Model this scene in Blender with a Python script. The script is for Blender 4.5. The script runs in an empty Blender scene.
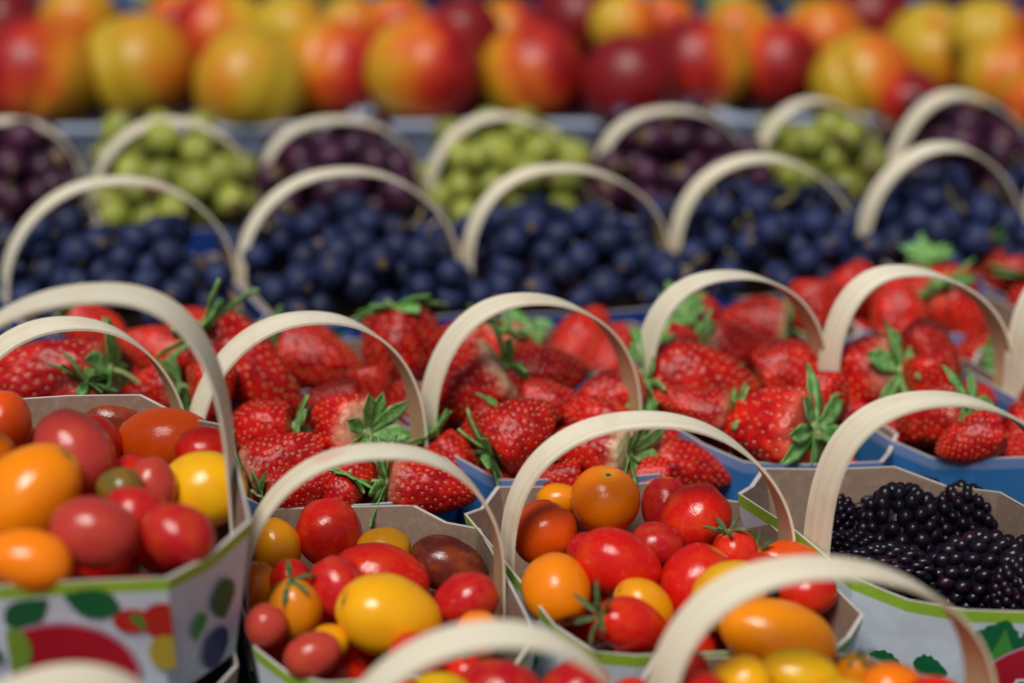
import bpy, math, random
from mathutils import Vector, Matrix, noise
random.seed(7)
sc=bpy.context.scene; COL=sc.collection
BASKETS={
 'F0':(-0.1604,-0.1495,0.000,0.072,0.1050,0.1150,0.0625,0.0088,0.45,0),
 'F1':(-0.0098,-0.1225,0.000,0.077,0.1130,0.1150,0.0623,0.0022,0.45,0),
 'F2':(0.1209,-0.1013,0.000,0.069,0.1251,0.1150,0.0658,-0.0012,0.45,0.012),
 'T1':(-0.1732,-0.0103,0.055,0.105,0.1267,0.1480,0.0823,0.0114,0.22,0),
 'T2':(-0.0574,-0.0015,0.000,0.083,0.1085,0.1330,0.0637,0.0041,0.28,0),
 'T3':(0.0604,0.0168,0.000,0.071,0.1224,0.1420,0.0650,-0.0051,0.4,0.008),
 'T4':(0.1770,0.0334,0.004,0.014,0.1124,0.1340,0.0723,-0.0130,0.55,-0.0105),
 'S0':(-0.2005,0.0997,0.000,0.118,0.1081,0.1120,0.0707,0.0060,0.58,0),
 'S1':(-0.0939,0.1116,0.000,0.105,0.1064,0.1120,0.0674,0.0052,0.58,0),
 'S2':(0.0087,0.1343,0.000,0.116,0.0999,0.1120,0.0673,-0.0005,0.58,0),
 'S3':(0.1099,0.1574,0.000,0.136,0.0903,0.1340,0.0666,-0.0073,0.58,0.009),
 'S4':(0.1997,0.1605,0.000,0.135,0.0915,0.1280,0.0653,-0.0091,0.58,0.009),
 'S5':(0.2910,0.1621,0.000,0.136,0.0908,0.1300,0.0672,-0.0117,0.58,0.012),
 'B1':(-0.2074,0.2850,0.000,0.121,0.1236,0.1050,0.0616,0.0038,0.5,0),
 'B2':(-0.0868,0.2963,0.000,0.128,0.1186,0.1050,0.0611,-0.0003,0.5,0),
 'B3':(0.0294,0.3065,0.000,0.138,0.1113,0.1050,0.0606,-0.0042,0.5,0),
 'B4':(0.1377,0.3272,0.000,0.127,0.1040,0.1050,0.0586,-0.0063,0.5,0),
 'B5':(0.2378,0.3487,0.000,0.146,0.0935,0.1050,0.0565,-0.0063,0.5,0),
 'B6':(0.3361,0.3660,0.000,0.131,0.0963,0.1050,0.0539,-0.0093,0.5,0),
 'G0':(-0.2931,0.4034,0.000,0.080,0.0920,0.0900,0.0491,0.0050,0.35,0),
 'G1':(-0.1958,0.4056,0.000,0.092,0.0966,0.0900,0.0489,0.0023,0.35,0),
 'G2':(-0.0990,0.4093,0.000,0.112,0.0935,0.0900,0.0489,-0.0020,0.35,0),
 'G3':(-0.0048,0.4131,0.000,0.130,0.0923,0.0900,0.0499,-0.0021,0.35,0),
 'G4':(0.0929,0.4221,0.000,0.131,0.0931,0.0900,0.0522,-0.0050,0.35,0),
 'G5':(0.1809,0.4313,0.000,0.153,0.0804,0.0900,0.0519,-0.0056,0.35,0),
 'G6':(0.2688,0.4405,0.000,0.134,0.0935,0.0900,0.0510,-0.0066,0.35,0),
 'R0':(-0.1850,0.1960,-0.004,0.080,0.1120,0.0620,0.0000,0.0000,0.5,0),
 'R1':(-0.0730,0.2100,-0.004,0.080,0.1080,0.0600,0.0000,0.0000,0.5,0),
 'R2':(0.0330,0.2260,-0.004,0.080,0.1000,0.0540,0.0000,0.0000,0.5,0),
 'R3':(0.1280,0.2500,-0.004,0.080,0.0900,0.0420,0.0000,0.0000,0.5,0),
 'R4':(0.2160,0.2630,-0.004,0.080,0.0880,0.0560,0.0000,0.0000,0.5,0),
 'R5':(0.3060,0.2850,-0.004,0.080,0.0900,0.0560,0.0000,0.0000,0.5,0),
}
FRUIT=[
 ('S', 'S0', -0.2189, 0.1415, 0.0236, 0.0343, 0.0181, 0.996, 0.039, 0.078, 0.1, 1),
 ('S', 'S0', -0.1724, 0.1467, 0.0092, 0.0187, 0.0137, 0.935, 0.064, 0.349, 0.2, 1),
 ('S', 'R0', -0.1715, 0.1933, 0.0098, 0.0216, 0.0148, 0.921, 0.028, -0.389, 0, 1),
 ('S', 'S0', -0.202, 0.1175, 0.0176, 0.0173, 0.0118, 0.49, 0.203, 0.848, 0.1, 1),
 ('S', 'R0', -0.1523, 0.2167, 0.0035, 0.0232, 0.0163, -0.985, 0.078, 0.155, 0, 0),
 ('S', 'S0', -0.2257, 0.1083, 0.0134, 0.0193, 0.0139, -0.94, 0.154, 0.306, 0, 0),
 ('S', 'R0', -0.2055, 0.2152, 0.011, 0.0188, 0.014, -0.866, 0.225, 0.447, 0.1, 1),
 ('S', 'S1', -0.1236, 0.1609, 0.0156, 0.0313, 0.0193, -0.766, 0.289, 0.574, 0, 1),
 ('S', 'R1', -0.095, 0.2002, 0.0008, 0.0238, 0.0189, -0.961, 0.205, 0.185, 0, 1),
 ('S', 'R1', -0.0543, 0.2007, 0.0071, 0.0226, 0.021, -0.174, 0.442, 0.88, 0, 1),
 ('S', 'S1', -0.1158, 0.1119, 0.0113, 0.018, 0.0148, 0.991, -0.05, 0.122, 0, 1),
 ('S', 'S1', -0.0775, 0.1125, 0.0141, 0.0209, 0.0163, 0.653, -0.734, 0.187, 0.45, 1),
 ('S', 'S1', -0.0478, 0.1539, -0.0087, 0.0198, 0.0182, 0.497, 0.477, 0.725, 0, 0),
 ('S', 'S1', -0.0853, 0.1319, 0.0161, 0.0172, 0.0091, 0.985, 0.078, 0.155, 0, 0),
 ('S', 'S1', -0.1017, 0.0908, 0.0077, 0.0207, 0.015, -0.902, -0.278, -0.331, 0.4, 1),
 ('S', 'S1', -0.0934, 0.071, 0.0054, 0.0174, 0.0112, -0.961, -0.205, -0.185, 0.1, 1),
 ('S', 'S1', -0.0747, 0.0873, 0.0045, 0.0147, 0.0114, 0.94, 0.154, 0.306, 0, 0),
 ('S', 'S1', -0.0355, 0.0775, 0.001, 0.0218, 0.0138, -0.989, 0.018, 0.147, 0.25, 1),
 ('S', 'S1', -0.0248, 0.1109, -0.0054, 0.017, 0.0106, -0.643, 0.344, 0.684, 0, 1),
 ('S', 'S1', -0.0782, 0.0697, -0.0031, 0.0155, 0.0092, 0.497, 0.298, 0.815, 0, 1),
 ('S', 'S1', -0.1397, 0.1379, 0.0171, 0.0154, 0.0141, 0.0, 0.449, 0.893, 0, 0),
 ('S', 'S1', -0.0668, 0.1592, 0.0042, 0.0156, 0.011, -0.174, 0.442, 0.88, 0, 0),
 ('S', 'S1', -0.0529, 0.0962, -0.0006, 0.0148, 0.0115, 1.0, 0.0, 0.0, 0, 0),
 ('S', 'S2', -0.0199, 0.1526, 0.0114, 0.0217, 0.0196, 0.844, 0.148, 0.516, 0.75, 1),
 ('S', 'R1', -0.0311, 0.2174, 0.0015, 0.0197, 0.0139, 0.966, 0.116, 0.231, 0.2, 1),
 ('S', 'S2', 0.0157, 0.1621, 0.0139, 0.0218, 0.0148, -0.996, -0.039, -0.078, 0, 0),
 ('S', 'R2', 0.0367, 0.2355, -0.0036, 0.02, 0.0164, -0.547, -0.619, -0.563, 0.1, 1),
 ('S', 'R2', 0.0501, 0.2137, -0.0006, 0.0164, 0.015, -0.335, -0.592, -0.733, 0.1, 1),
 ('S', 'S2', 0.0445, 0.1517, 0.0071, 0.0217, 0.0131, 0.94, 0.154, 0.306, 0.1, 1),
 ('S', 'S2', 0.0187, 0.1384, 0.011, 0.0173, 0.0118, -0.985, 0.078, 0.155, 0, 0),
 ('S', 'S2', 0.0045, 0.1079, 0.0136, 0.0188, 0.0167, -0.815, -0.346, -0.465, 0.0, 1),
 ('S', 'S2', -0.0139, 0.1232, 0.004, 0.0151, 0.0117, 0.693, 0.133, 0.709, 0, 1),
 ('S', 'S2', 0.0408, 0.1272, 0.006, 0.0202, 0.0144, 0.896, -0.322, -0.306, 0.9, 0),
 ('S', 'S2', 0.0337, 0.1057, 0.0044, 0.0229, 0.0142, 0.903, -0.418, 0.104, 0.85, 1),
 ('S', 'S2', 0.082, 0.1126, -0.0101, 0.0212, 0.0133, -0.961, 0.026, 0.275, 0.1, 1),
 ('S', 'S2', 0.0162, 0.0914, -0.0041, 0.0177, 0.0094, 0.985, 0.078, 0.155, 0, 0),
 ('S', 'S2', 0.0617, 0.1658, -0.0048, 0.0158, 0.0122, 0.49, 0.203, 0.848, 0.1, 1),
 ('S', 'R2', 0.0015, 0.217, 0.0017, 0.0142, 0.0138, 0.477, 0.103, 0.873, 0.4, 1),
 ('S', 'S2', 0.0581, 0.0979, -0.0068, 0.0159, 0.0115, 1.0, 0.0, 0.0, 0, 0),
 ('S', 'S2', -0.0106, 0.1767, 0.0166, 0.0147, 0.0122, 0.497, 0.298, 0.815, 0.3, 1),
 ('S', 'S3', 0.0914, 0.1607, 0.0114, 0.0281, 0.0181, -0.985, 0.152, 0.079, 0, 1),
 ('S', 'R3', 0.0966, 0.2464, 0.0001, 0.0169, 0.0142, -0.573, -0.521, 0.632, 0.1, 1),
 ('S', 'S3', 0.082, 0.1899, 0.0126, 0.016, 0.0135, -0.788, -0.474, 0.394, 0.1, 1),
 ('S', 'S3', 0.1088, 0.1899, 0.0143, 0.0192, 0.0135, -0.976, -0.14, 0.166, 0.5, 1),
 ('S', 'R3', 0.1232, 0.2439, -0.001, 0.0203, 0.0166, 0.985, -0.173, -0.01, 0.6, 1),
 ('S', 'S3', 0.1351, 0.1754, 0.0103, 0.0202, 0.0162, -0.94, -0.154, -0.306, 0, 1),
 ('S', 'R3', 0.156, 0.2506, 0.0037, 0.0193, 0.0167, 0.0, 0.449, 0.893, 0, 0),
 ('S', 'S3', 0.084, 0.1376, 0.0104, 0.0194, 0.0119, 0.961, -0.205, -0.185, 0.3, 1),
 ('S', 'S3', 0.1186, 0.1261, 0.0056, 0.0275, 0.0225, 0.749, -0.613, 0.25, 0.12, 1),
 ('S', 'S3', 0.0704, 0.1345, -0.0066, 0.0133, 0.0119, -0.49, 0.203, 0.848, 0.1, 1),
 ('S', 'S3', 0.1444, 0.1422, 0.0106, 0.0155, 0.0142, 0.0, 0.449, 0.893, 0, 0),
 ('S', 'S3', 0.065, 0.185, -0.0013, 0.0128, 0.0113, 0.458, -0.001, 0.889, 0.1, 1),
 ('S', 'S4', 0.1691, 0.1743, 0.0054, 0.0235, 0.022, 0.761, -0.469, 0.448, 0.35, 1),
 ('S', 'R4', 0.1981, 0.2478, 0.0062, 0.0205, 0.0162, -0.035, -0.578, -0.815, 0.8, 1),
 ('S', 'R4', 0.1811, 0.2778, 0.0034, 0.0157, 0.0141, -0.5, 0.389, 0.774, 0, 0),
 ('S', 'R4', 0.2207, 0.2749, 0.0013, 0.0257, 0.0148, 0.985, 0.078, 0.155, 0, 0),
 ('S', 'R4', 0.232, 0.2502, 0.0005, 0.0195, 0.0157, -0.497, 0.298, 0.815, 0.1, 1),
 ('S', 'R5', 0.2623, 0.3232, -0.0144, 0.0221, 0.0155, -0.458, -0.001, 0.889, 0.1, 1),
 ('S', 'R5', 0.2684, 0.2982, -0.0062, 0.0204, 0.0165, 0.0, 0.449, 0.893, 0, 0),
 ('S', 'S4', 0.2035, 0.1832, 0.016, 0.0183, 0.0125, -0.766, 0.289, 0.574, 0, 0),
 ('S', 'S4', 0.2444, 0.2271, -0.0154, 0.0262, 0.0204, 0.995, -0.089, 0.045, 0.1, 1),
 ('S', 'S4', 0.1996, 0.1573, 0.0089, 0.0179, 0.0134, -0.173, 0.351, 0.92, 0, 0),
 ('S', 'S4', 0.1961, 0.1345, 0.0041, 0.0218, 0.0164, 0.742, -0.401, 0.537, 0.1, 1),
 ('S', 'S4', 0.1795, 0.1448, -0.014, 0.0137, 0.0144, 0.5, 0.389, 0.774, 0, 0),
 ('S', 'S5', 0.2279, 0.1243, -0.0073, 0.0229, 0.0132, -0.985, 0.078, 0.155, 0, 0),
 ('S', 'S5', 0.2447, 0.179, -0.0158, 0.0197, 0.015, 0.985, 0.078, 0.155, 0, 0),
 ('S', 'S4', 0.1582, 0.1487, -0.0064, 0.0157, 0.0133, 0.5, 0.389, 0.774, 0, 0),
 ('S', 'R4', 0.2229, 0.2979, -0.0025, 0.0155, 0.0138, -0.075, -0.059, 0.995, 0.2, 1),
 ('S', 'S4', 0.2095, 0.1123, 0.0059, 0.0173, 0.0118, 0.94, 0.154, 0.306, 0, 0),
 ('S', 'S5', 0.2678, 0.2001, -0.0048, 0.0245, 0.0188, -0.98, -0.012, 0.199, 0.1, 1),
 ('S', 'R5', 0.2777, 0.2699, -0.0103, 0.0236, 0.0174, -0.174, 0.442, 0.88, 0, 1),
 ('S', 'R5', 0.2859, 0.3329, -0.0105, 0.0223, 0.017, 0.0, 0.449, 0.893, 0, 0),
 ('S', 'S5', 0.2624, 0.1591, -0.0039, 0.0237, 0.017, -0.94, 0.154, 0.306, 0, 0),
 ('S', 'S5', 0.2509, 0.1377, -0.0084, 0.0233, 0.0145, -0.94, 0.154, 0.306, 0, 0),
 ('T', 'T2', -0.0779, 0.0351, 0.0043, 0.015, 0.0142, -0.17, 0.612, 0.772, 'red', 0),
 ('T', 'T2', -0.0996, 0.0252, 0.0035, 0.0128, 0.0102, -0.34, 0.331, 0.88, 'yellow', 0),
 ('T', 'T2', -0.1057, 0.0013, -0.0019, 0.0117, 0.0096, 0.17, 0.255, 0.952, 'orange', 0),
 ('T', 'T2', -0.0869, -0.0252, 0.0056, 0.0134, 0.011, -0.078, -0.002, 0.997, 'amber', 1),
 ('T', 'T2', -0.097, -0.0396, 0.0072, 0.0092, 0.0084, 0.342, 0.422, 0.839, 'rose', 0),
 ('T', 'T2', -0.0773, -0.0549, 0.004, 0.0118, 0.0091, 0.94, 0.154, 0.306, 'rose', 0),
 ('T', 'T2', -0.0541, 0.0269, 0.0015, 0.0119, 0.0089, 1.0, 0.0, 0.0, 'amber', 0),
 ('T', 'T2', -0.0543, 0.0057, 0.0002, 0.0209, 0.0142, -0.985, 0.078, 0.155, 'red', 0),
 ('T', 'T2', -0.0704, -0.0136, 0.0079, 0.0139, 0.0114, -0.5, 0.389, 0.774, 'crimson', 0),
 ('T', 'T2', -0.0485, -0.0325, 0.0071, 0.0225, 0.016, -0.88, -0.169, 0.443, 'yellow', 0),
 ('T', 'T2', -0.0274, 0.0217, -0.0032, 0.017, 0.0115, -0.966, 0.116, 0.231, 'dark', 0),
 ('T', 'T2', -0.0186, -0.0161, 0.0038, 0.0139, 0.011, 0.94, 0.154, 0.306, 'crimson', 0),
 ('T', 'T2', -0.0719, -0.0411, 0.0006, 0.008, 0.0072, 1.0, 0.0, 0.0, 'amber', 0),
 ('T', 'T2', -0.0358, -0.0536, 0.0031, 0.0126, 0.0094, 1.0, 0.0, 0.0, 'red', 0),
 ('T', 'T2', -0.0134, -0.0398, 0.0025, 0.0104, 0.0088, 0.0, 0.449, 0.893, 'orange', 0),
 ('T', 'T2', -0.091, -0.003, 0.0049, 0.0091, 0.0083, 0.0, 0.449, 0.893, 'red', 0),
 ('T', 'T3', 0.0404, 0.0563, 0.007, 0.0157, 0.0148, 0.073, -0.118, 0.99, 'orange', 0),
 ('T', 'T3', 0.0137, 0.0382, 0.0019, 0.0146, 0.0137, 0.5, 0.389, 0.774, 'vermilion', 0),
 ('T', 'T3', 0.018, -0.005, 0.0013, 0.0157, 0.0144, 0.296, -0.812, -0.502, 'orange', 0),
 ('T', 'T3', 0.0438, 0.006, 0.0073, 0.0187, 0.0137, -0.94, 0.154, 0.306, 'red', 0),
 ('T', 'T3', 0.0211, 0.0666, 0.0013, 0.0106, 0.0075, 1.0, 0.0, 0.0, 'orange', 0),
 ('T', 'T3', 0.0786, 0.0404, 0.0081, 0.0159, 0.0146, 0.766, 0.289, 0.574, 'red', 0),
 ('T', 'T3', 0.0672, 0.0601, 0.0022, 0.0132, 0.011, 0.0, 0.449, 0.893, 'crimson', 0),
 ('T', 'T3', 0.061, 0.0233, 0.0052, 0.0119, 0.0102, 1.0, 0.0, 0.0, 'crimson', 0),
 ('T', 'T3', 0.0765, 0.0033, -0.0011, 0.0175, 0.0159, 0.497, 0.298, 0.815, 'red', 0),
 ('T', 'T3', 0.0535, -0.0157, 0.0011, 0.0135, 0.0098, -0.849, 0.041, 0.528, 'amber', 0),
 ('T', 'T3', 0.0475, -0.0364, 0.0049, 0.0176, 0.0108, -0.774, -0.351, 0.527, 'red', 1),
 ('T', 'T3', 0.0877, -0.0201, 0.0084, 0.0163, 0.0142, 0.762, 0.198, 0.616, 'yellow', 0),
 ('T', 'T3', 0.0935, 0.0195, 0.0037, 0.011, 0.0102, -0.313, 0.03, 0.949, 'red', 1),
 ('T', 'T3', 0.1165, 0.0172, 0.0002, 0.0161, 0.0093, -0.905, -0.204, 0.374, 'vermilion', 1),
 ('T', 'T3', 0.1208, -0.0083, 0.0025, 0.0124, 0.01, 1.0, 0.0, 0.0, 'red', 0),
 ('T', 'T3', 0.0329, 0.0242, 0.0012, 0.0102, 0.0085, 1.0, 0.0, 0.0, 'crimson', 0),
 ('T', 'T3', 0.1028, 0.0007, 0.0049, 0.0108, 0.0092, 1.0, 0.0, 0.0, 'red', 0),
 ('T', 'F2', 0.1042, -0.0462, 0.006, 0.0247, 0.0151, -0.935, 0.064, 0.349, 'orange', 0),
 ('T', 'F2', 0.0866, -0.0779, 0.0078, 0.0123, 0.01, 0.98, -0.179, 0.09, 'yellow', 0),
 ('T', 'F2', 0.1101, -0.0698, 0.0048, 0.0164, 0.0105, -0.985, 0.078, 0.155, 'yellow', 0),
 ('T', 'F2', 0.1444, -0.0761, 0.0037, 0.0125, 0.0102, 1.0, 0.0, 0.0, 'orange', 0),
 ('T', 'F2', 0.0701, -0.0909, 0.009, 0.0129, 0.0106, 1.0, 0.0, 0.0, 'red', 0),
 ('T', 'F2', 0.1241, -0.0915, 0.0071, 0.013, 0.0107, 1.0, 0.0, 0.0, 'amber', 0),
 ('T', 'F2', 0.1579, -0.0899, 0.0083, 0.0116, 0.0092, 1.0, 0.0, 0.0, 'red', 0),
 ('T', 'F2', 0.132, -0.0648, 0.003, 0.0087, 0.0071, 0.0, -0.177, 0.984, 'amber', 1),
 ('T', 'F2', 0.0958, -0.096, 0.0059, 0.0114, 0.0099, 1.0, 0.0, 0.0, 'red', 0),
 ('T', 'F2', 0.0686, -0.0632, 0.0038, 0.0086, 0.007, -0.296, -0.081, 0.952, 'crimson', 1),
 ('T', 'F1', -0.0046, -0.074, 0.0004, 0.017, 0.0124, 0.995, -0.089, 0.045, 'crimson', 0),
 ('T', 'F1', 0.0243, -0.0662, -0.0062, 0.0157, 0.0125, 0.985, 0.078, 0.155, 'crimson', 0),
 ('T', 'F1', -0.027, -0.0856, 0.0051, 0.013, 0.0107, 1.0, 0.0, 0.0, 'yellow', 0),
 ('T', 'F1', 0.0451, -0.0756, -0.0046, 0.0109, 0.0101, 1.0, 0.0, 0.0, 'red', 0),
 ('T', 'F1', -0.0183, -0.0583, -0.002, 0.0086, 0.0079, 0.0, 0.054, 0.999, 'red', 1),
 ('T', 'F1', 0.0067, -0.0999, 0.0056, 0.0128, 0.0105, 1.0, 0.0, 0.0, 'orange', 0),
 ('T', 'F1', -0.0432, -0.0982, 0.0121, 0.0127, 0.0105, 1.0, 0.0, 0.0, 'red', 0),
 ('T', 'T1', -0.2092, 0.0299, 0.0607, 0.0135, 0.0114, 0.0, 0.449, 0.893, 'vermilion', 0),
 ('T', 'T1', -0.1761, 0.0038, 0.0608, 0.0193, 0.0156, -0.5, 0.389, 0.774, 'rose', 0),
 ('T', 'T1', -0.1708, 0.0668, 0.0403, 0.0184, 0.0114, -0.985, 0.078, 0.155, 'dark', 0),
 ('T', 'T1', -0.147, 0.0461, 0.0426, 0.0214, 0.0137, 0.985, -0.027, 0.169, 'vermilion', 0),
 ('T', 'T1', -0.188, -0.0276, 0.059, 0.0247, 0.0184, 0.704, 0.227, 0.673, 'orange', 0),
 ('T', 'T1', -0.1791, -0.0751, 0.0604, 0.0175, 0.0114, -0.985, 0.078, 0.155, 'orange', 0),
 ('T', 'T1', -0.1571, -0.0571, 0.061, 0.0173, 0.0138, -0.965, -0.102, 0.242, 'rose', 0),
 ('T', 'T1', -0.1431, -0.0086, 0.0528, 0.0121, 0.0097, -0.174, 0.442, 0.88, 'rose', 0),
 ('T', 'T1', -0.1261, 0.0055, 0.0426, 0.0189, 0.0156, 0.965, -0.102, 0.242, 'yellow', 0),
 ('T', 'T1', -0.1258, -0.0561, 0.0594, 0.0145, 0.0122, -0.849, 0.041, 0.528, 'crimson', 0),
 ('T', 'T1', -0.1458, -0.036, 0.056, 0.0134, 0.011, 1.0, 0.0, 0.0, 'crimson', 0),
 ('T', 'T1', -0.1535, -0.0201, 0.0587, 0.0096, 0.008, 1.0, 0.0, 0.0, 'green', 0),
 ('T', 'T1', -0.127, 0.028, 0.0485, 0.0125, 0.01, 1.0, 0.0, 0.0, 'red', 0),
 ('T', 'T1', -0.2138, 0.0051, 0.0592, 0.0149, 0.0124, 1.0, 0.0, 0.0, 'orange', 0),
 ('K', 'T4', 0.1744, 0.0915, -0.0146, 0.0233, 0.0116, 0.98, -0.012, 0.199),
 ('K', 'T4', 0.1695, 0.0614, -0.0135, 0.0227, 0.0189, 0.258, 0.342, 0.904),
 ('K', 'T4', 0.2008, 0.0707, -0.0135, 0.018, 0.0156, -0.173, 0.351, 0.92),
 ('K', 'T4', 0.1983, 0.0323, -0.014, 0.0223, 0.0171, 0.921, -0.028, 0.389),
 ('K', 'T4', 0.1416, 0.0685, -0.0101, 0.0119, 0.0102, 0.5, 0.389, 0.774),
 ('K', 'T4', 0.2113, 0.0074, -0.0078, 0.0142, 0.0118, 0.0, 0.449, 0.893),
 ('K', 'T4', 0.1595, 0.0253, -0.0075, 0.019, 0.0109, 1.0, 0.0, 0.0),
 ('K', 'T4', 0.1465, 0.0433, -0.0109, 0.0135, 0.01, 1.0, 0.0, 0.0),
 ('K', 'T4', 0.2291, 0.0446, -0.0157, 0.0158, 0.0133, 0.866, 0.225, 0.447),
 ('P', 'P', -0.2993, 0.5439, 0.0276, 0.0345, 0.0345, -0.862, 0.134, 0.489, 0.55, 250),
 ('P', 'P', -0.2401, 0.5674, 0.0232, 0.0341, 0.0341, 0.935, -0.242, -0.259, 0.15, 280),
 ('P', 'P', -0.1632, 0.5236, 0.0283, 0.0328, 0.0328, 0.0, 0.262, 0.965, 0.05, 60),
 ('P', 'P', -0.1913, 0.6043, 0.0329, 0.0307, 0.0307, -0.985, -0.078, -0.155, 0.45, 80),
 ('P', 'P', -0.1118, 0.5528, 0.0271, 0.0308, 0.0308, 0.98, -0.167, -0.109, 0.5, 80),
 ('P', 'P', -0.0545, 0.5351, 0.0334, 0.0341, 0.0341, 0.985, -0.078, -0.155, 0.55, 90),
 ('P', 'P', 0.0127, 0.5543, 0.0239, 0.0321, 0.0321, 0.862, 0.134, 0.489, 0.5, -70),
 ('P', 'P', 0.0745, 0.5199, 0.0309, 0.0301, 0.0301, 0.0, 0.358, 0.934, 0.95, 80),
 ('P', 'P', 0.1193, 0.5533, 0.0309, 0.0302, 0.0302, -0.995, -0.089, 0.045, 0.6, 80),
 ('P', 'P', 0.1692, 0.5715, 0.0245, 0.0274, 0.0274, 0.497, 0.298, 0.815, 0.6, 80),
 ('P', 'P', 0.2208, 0.5404, 0.0235, 0.0296, 0.0296, 0.995, -0.089, 0.045, 0.25, 120),
 ('P', 'P', 0.2758, 0.608, 0.0186, 0.0312, 0.0312, 0.331, -0.927, -0.175, 0.12, 90),
 ('P', 'P', 0.3081, 0.5322, 0.0291, 0.0259, 0.0259, 0.762, 0.198, 0.616, 0.45, 90),
 ('P', 'P', -0.2844, 0.6146, 0.0391, 0.0258, 0.0258, 0.0, 0.449, 0.893, 0.1, 90),
 ('P', 'P', -0.1437, 0.5894, 0.0406, 0.0237, 0.0237, 1.0, 0.0, 0.0, 0.1, 90),
 ('P', 'P', -0.0741, 0.595, 0.0415, 0.0223, 0.0223, 0.0, 0.449, 0.893, 0.3, 90),
 ('P', 'P', -0.031, 0.5842, 0.0397, 0.0248, 0.0248, 0.0, 0.449, 0.893, 0.95, 90),
 ('P', 'P', 0.0431, 0.6252, 0.0356, 0.0295, 0.0295, 0.0, 0.449, 0.893, 0.9, 90),
 ('P', 'P', 0.0724, 0.5897, 0.0446, 0.0209, 0.0209, 1.0, 0.0, 0.0, 0.3, 90),
 ('P', 'P', 0.1491, 0.6143, 0.0309, 0.0241, 0.0241, 0.0, 0.449, 0.893, 0.15, 90),
 ('P', 'P', 0.2038, 0.6078, 0.029, 0.0268, 0.0268, 0.0, 0.449, 0.893, 0.25, 90),
 ('P', 'P', 0.2403, 0.6498, 0.0288, 0.029, 0.029, 0.0, 0.449, 0.893, 0.9, 90),
 ('P', 'P', 0.3031, 0.5744, 0.043, 0.0225, 0.0225, 1.0, 0.0, 0.0, 0.1, 90),
 ('P', 'P', -0.3357, 0.6221, 0.0352, 0.0247, 0.0247, 0.0, 0.449, 0.893, 0.9, 90),
 ('P', 'P', -0.356, 0.5747, 0.0234, 0.0322, 0.0322, 0.0, 0.449, 0.893, 0.6, 90),
 ('P', 'P', 0.3545, 0.5812, 0.038, 0.0295, 0.0295, 0.0, 0.449, 0.893, 0.6, 90),
 ('P', 'P', 0.1008, 0.6152, 0.0375, 0.02, 0.02, 0.0, 0.449, 0.893, 0.3, 90),
 ('P', 'P', -0.2232, 0.6425, 0.027, 0.0234, 0.0234, 0.0, 0.449, 0.893, 0.3, 90),
 ('P', 'P', 0.3178, 0.487, 0.0287, 0.0239, 0.0239, 0.0, 0.449, 0.893, 0.3, 90),
 ('P', 'P', 0.2443, 0.5001, 0.0251, 0.0188, 0.0188, 1.0, 0.0, 0.0, 0.9, 90),
 ('P', 'P', -0.1068, 0.6152, 0.0348, 0.02, 0.02, 1.0, 0.0, 0.0, 0.3, 90),
 ('P', 'P', -0.0046, 0.6163, 0.0303, 0.0214, 0.0214, 1.0, 0.0, 0.0, 0.4, 90),
]

# ------------------------------------------------------------------ node helpers
def new_mat(name):
    m=bpy.data.materials.new(name); m.use_nodes=True; nt=m.node_tree; nt.nodes.clear()
    out=nt.nodes.new('ShaderNodeOutputMaterial'); p=nt.nodes.new('ShaderNodeBsdfPrincipled')
    nt.links.new(p.outputs[0],out.inputs[0]); return m,nt,p
def N(nt,t,**k):
    n=nt.nodes.new('ShaderNode'+t)
    for a,b in k.items(): setattr(n,a,b)
    return n
def val(nt,x):
    return x
def link(nt,a,sock):
    if hasattr(a,'is_output') or isinstance(a,bpy.types.NodeSocket): nt.links.new(a,sock)
    else:
        if isinstance(a,(tuple,list)) and len(a)==3 and sock.type=='RGBA': a=(*a,1)
        sock.default_value=a
def math_(nt,op,a,b=0.0,c=0.0,clamp=False):
    n=N(nt,'Math',operation=op); n.use_clamp=clamp
    link(nt,a,n.inputs[0]); link(nt,b,n.inputs[1]); link(nt,c,n.inputs[2]); return n.outputs[0]
def mix(nt,f,a,b,blend='MIX'):
    n=N(nt,'Mix',data_type='RGBA',blend_type=blend); n.clamp_factor=True
    link(nt,f,n.inputs[0]); link(nt,a,n.inputs[6]); link(nt,b,n.inputs[7]); return n.outputs[2]
def ramp(nt,f,stops,interp='LINEAR'):
    n=N(nt,'ValToRGB'); n.color_ramp.interpolation=interp; cr=n.color_ramp
    while len(cr.elements)<len(stops): cr.elements.new(.5)
    for e,(p,c) in zip(cr.elements,stops): e.position=p; e.color=(*c,1) if len(c)==3 else c
    link(nt,f,n.inputs[0]); return n.outputs[0]
def smooth(nt,x,a,b):
    n=N(nt,'MapRange',interpolation_type='SMOOTHSTEP'); link(nt,x,n.inputs[0]); n.inputs[1].default_value=a; n.inputs[2].default_value=b; return n.outputs[0]
def coords(nt,what='Object',offs=True,scale=1.0):
    tc=N(nt,'TexCoord'); v=tc.outputs[what]
    if offs:
        oi=N(nt,'ObjectInfo'); r=math_(nt,'MULTIPLY',oi.outputs['Random'],37.0)
        c=N(nt,'CombineXYZ'); link(nt,r,c.inputs[0]); link(nt,r,c.inputs[1]); link(nt,r,c.inputs[2])
        a=N(nt,'VectorMath',operation='ADD'); nt.links.new(v,a.inputs[0]); nt.links.new(c.outputs[0],a.inputs[1]); v=a.outputs[0]
    return v
def noise_(nt,v,scale,detail=3,rough=.5,dist=0):
    n=N(nt,'TexNoise'); nt.links.new(v,n.inputs['Vector']); n.inputs['Scale'].default_value=scale
    n.inputs['Detail'].default_value=detail; n.inputs['Roughness'].default_value=rough; n.inputs['Distortion'].default_value=dist
    return n.outputs[0]
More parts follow.
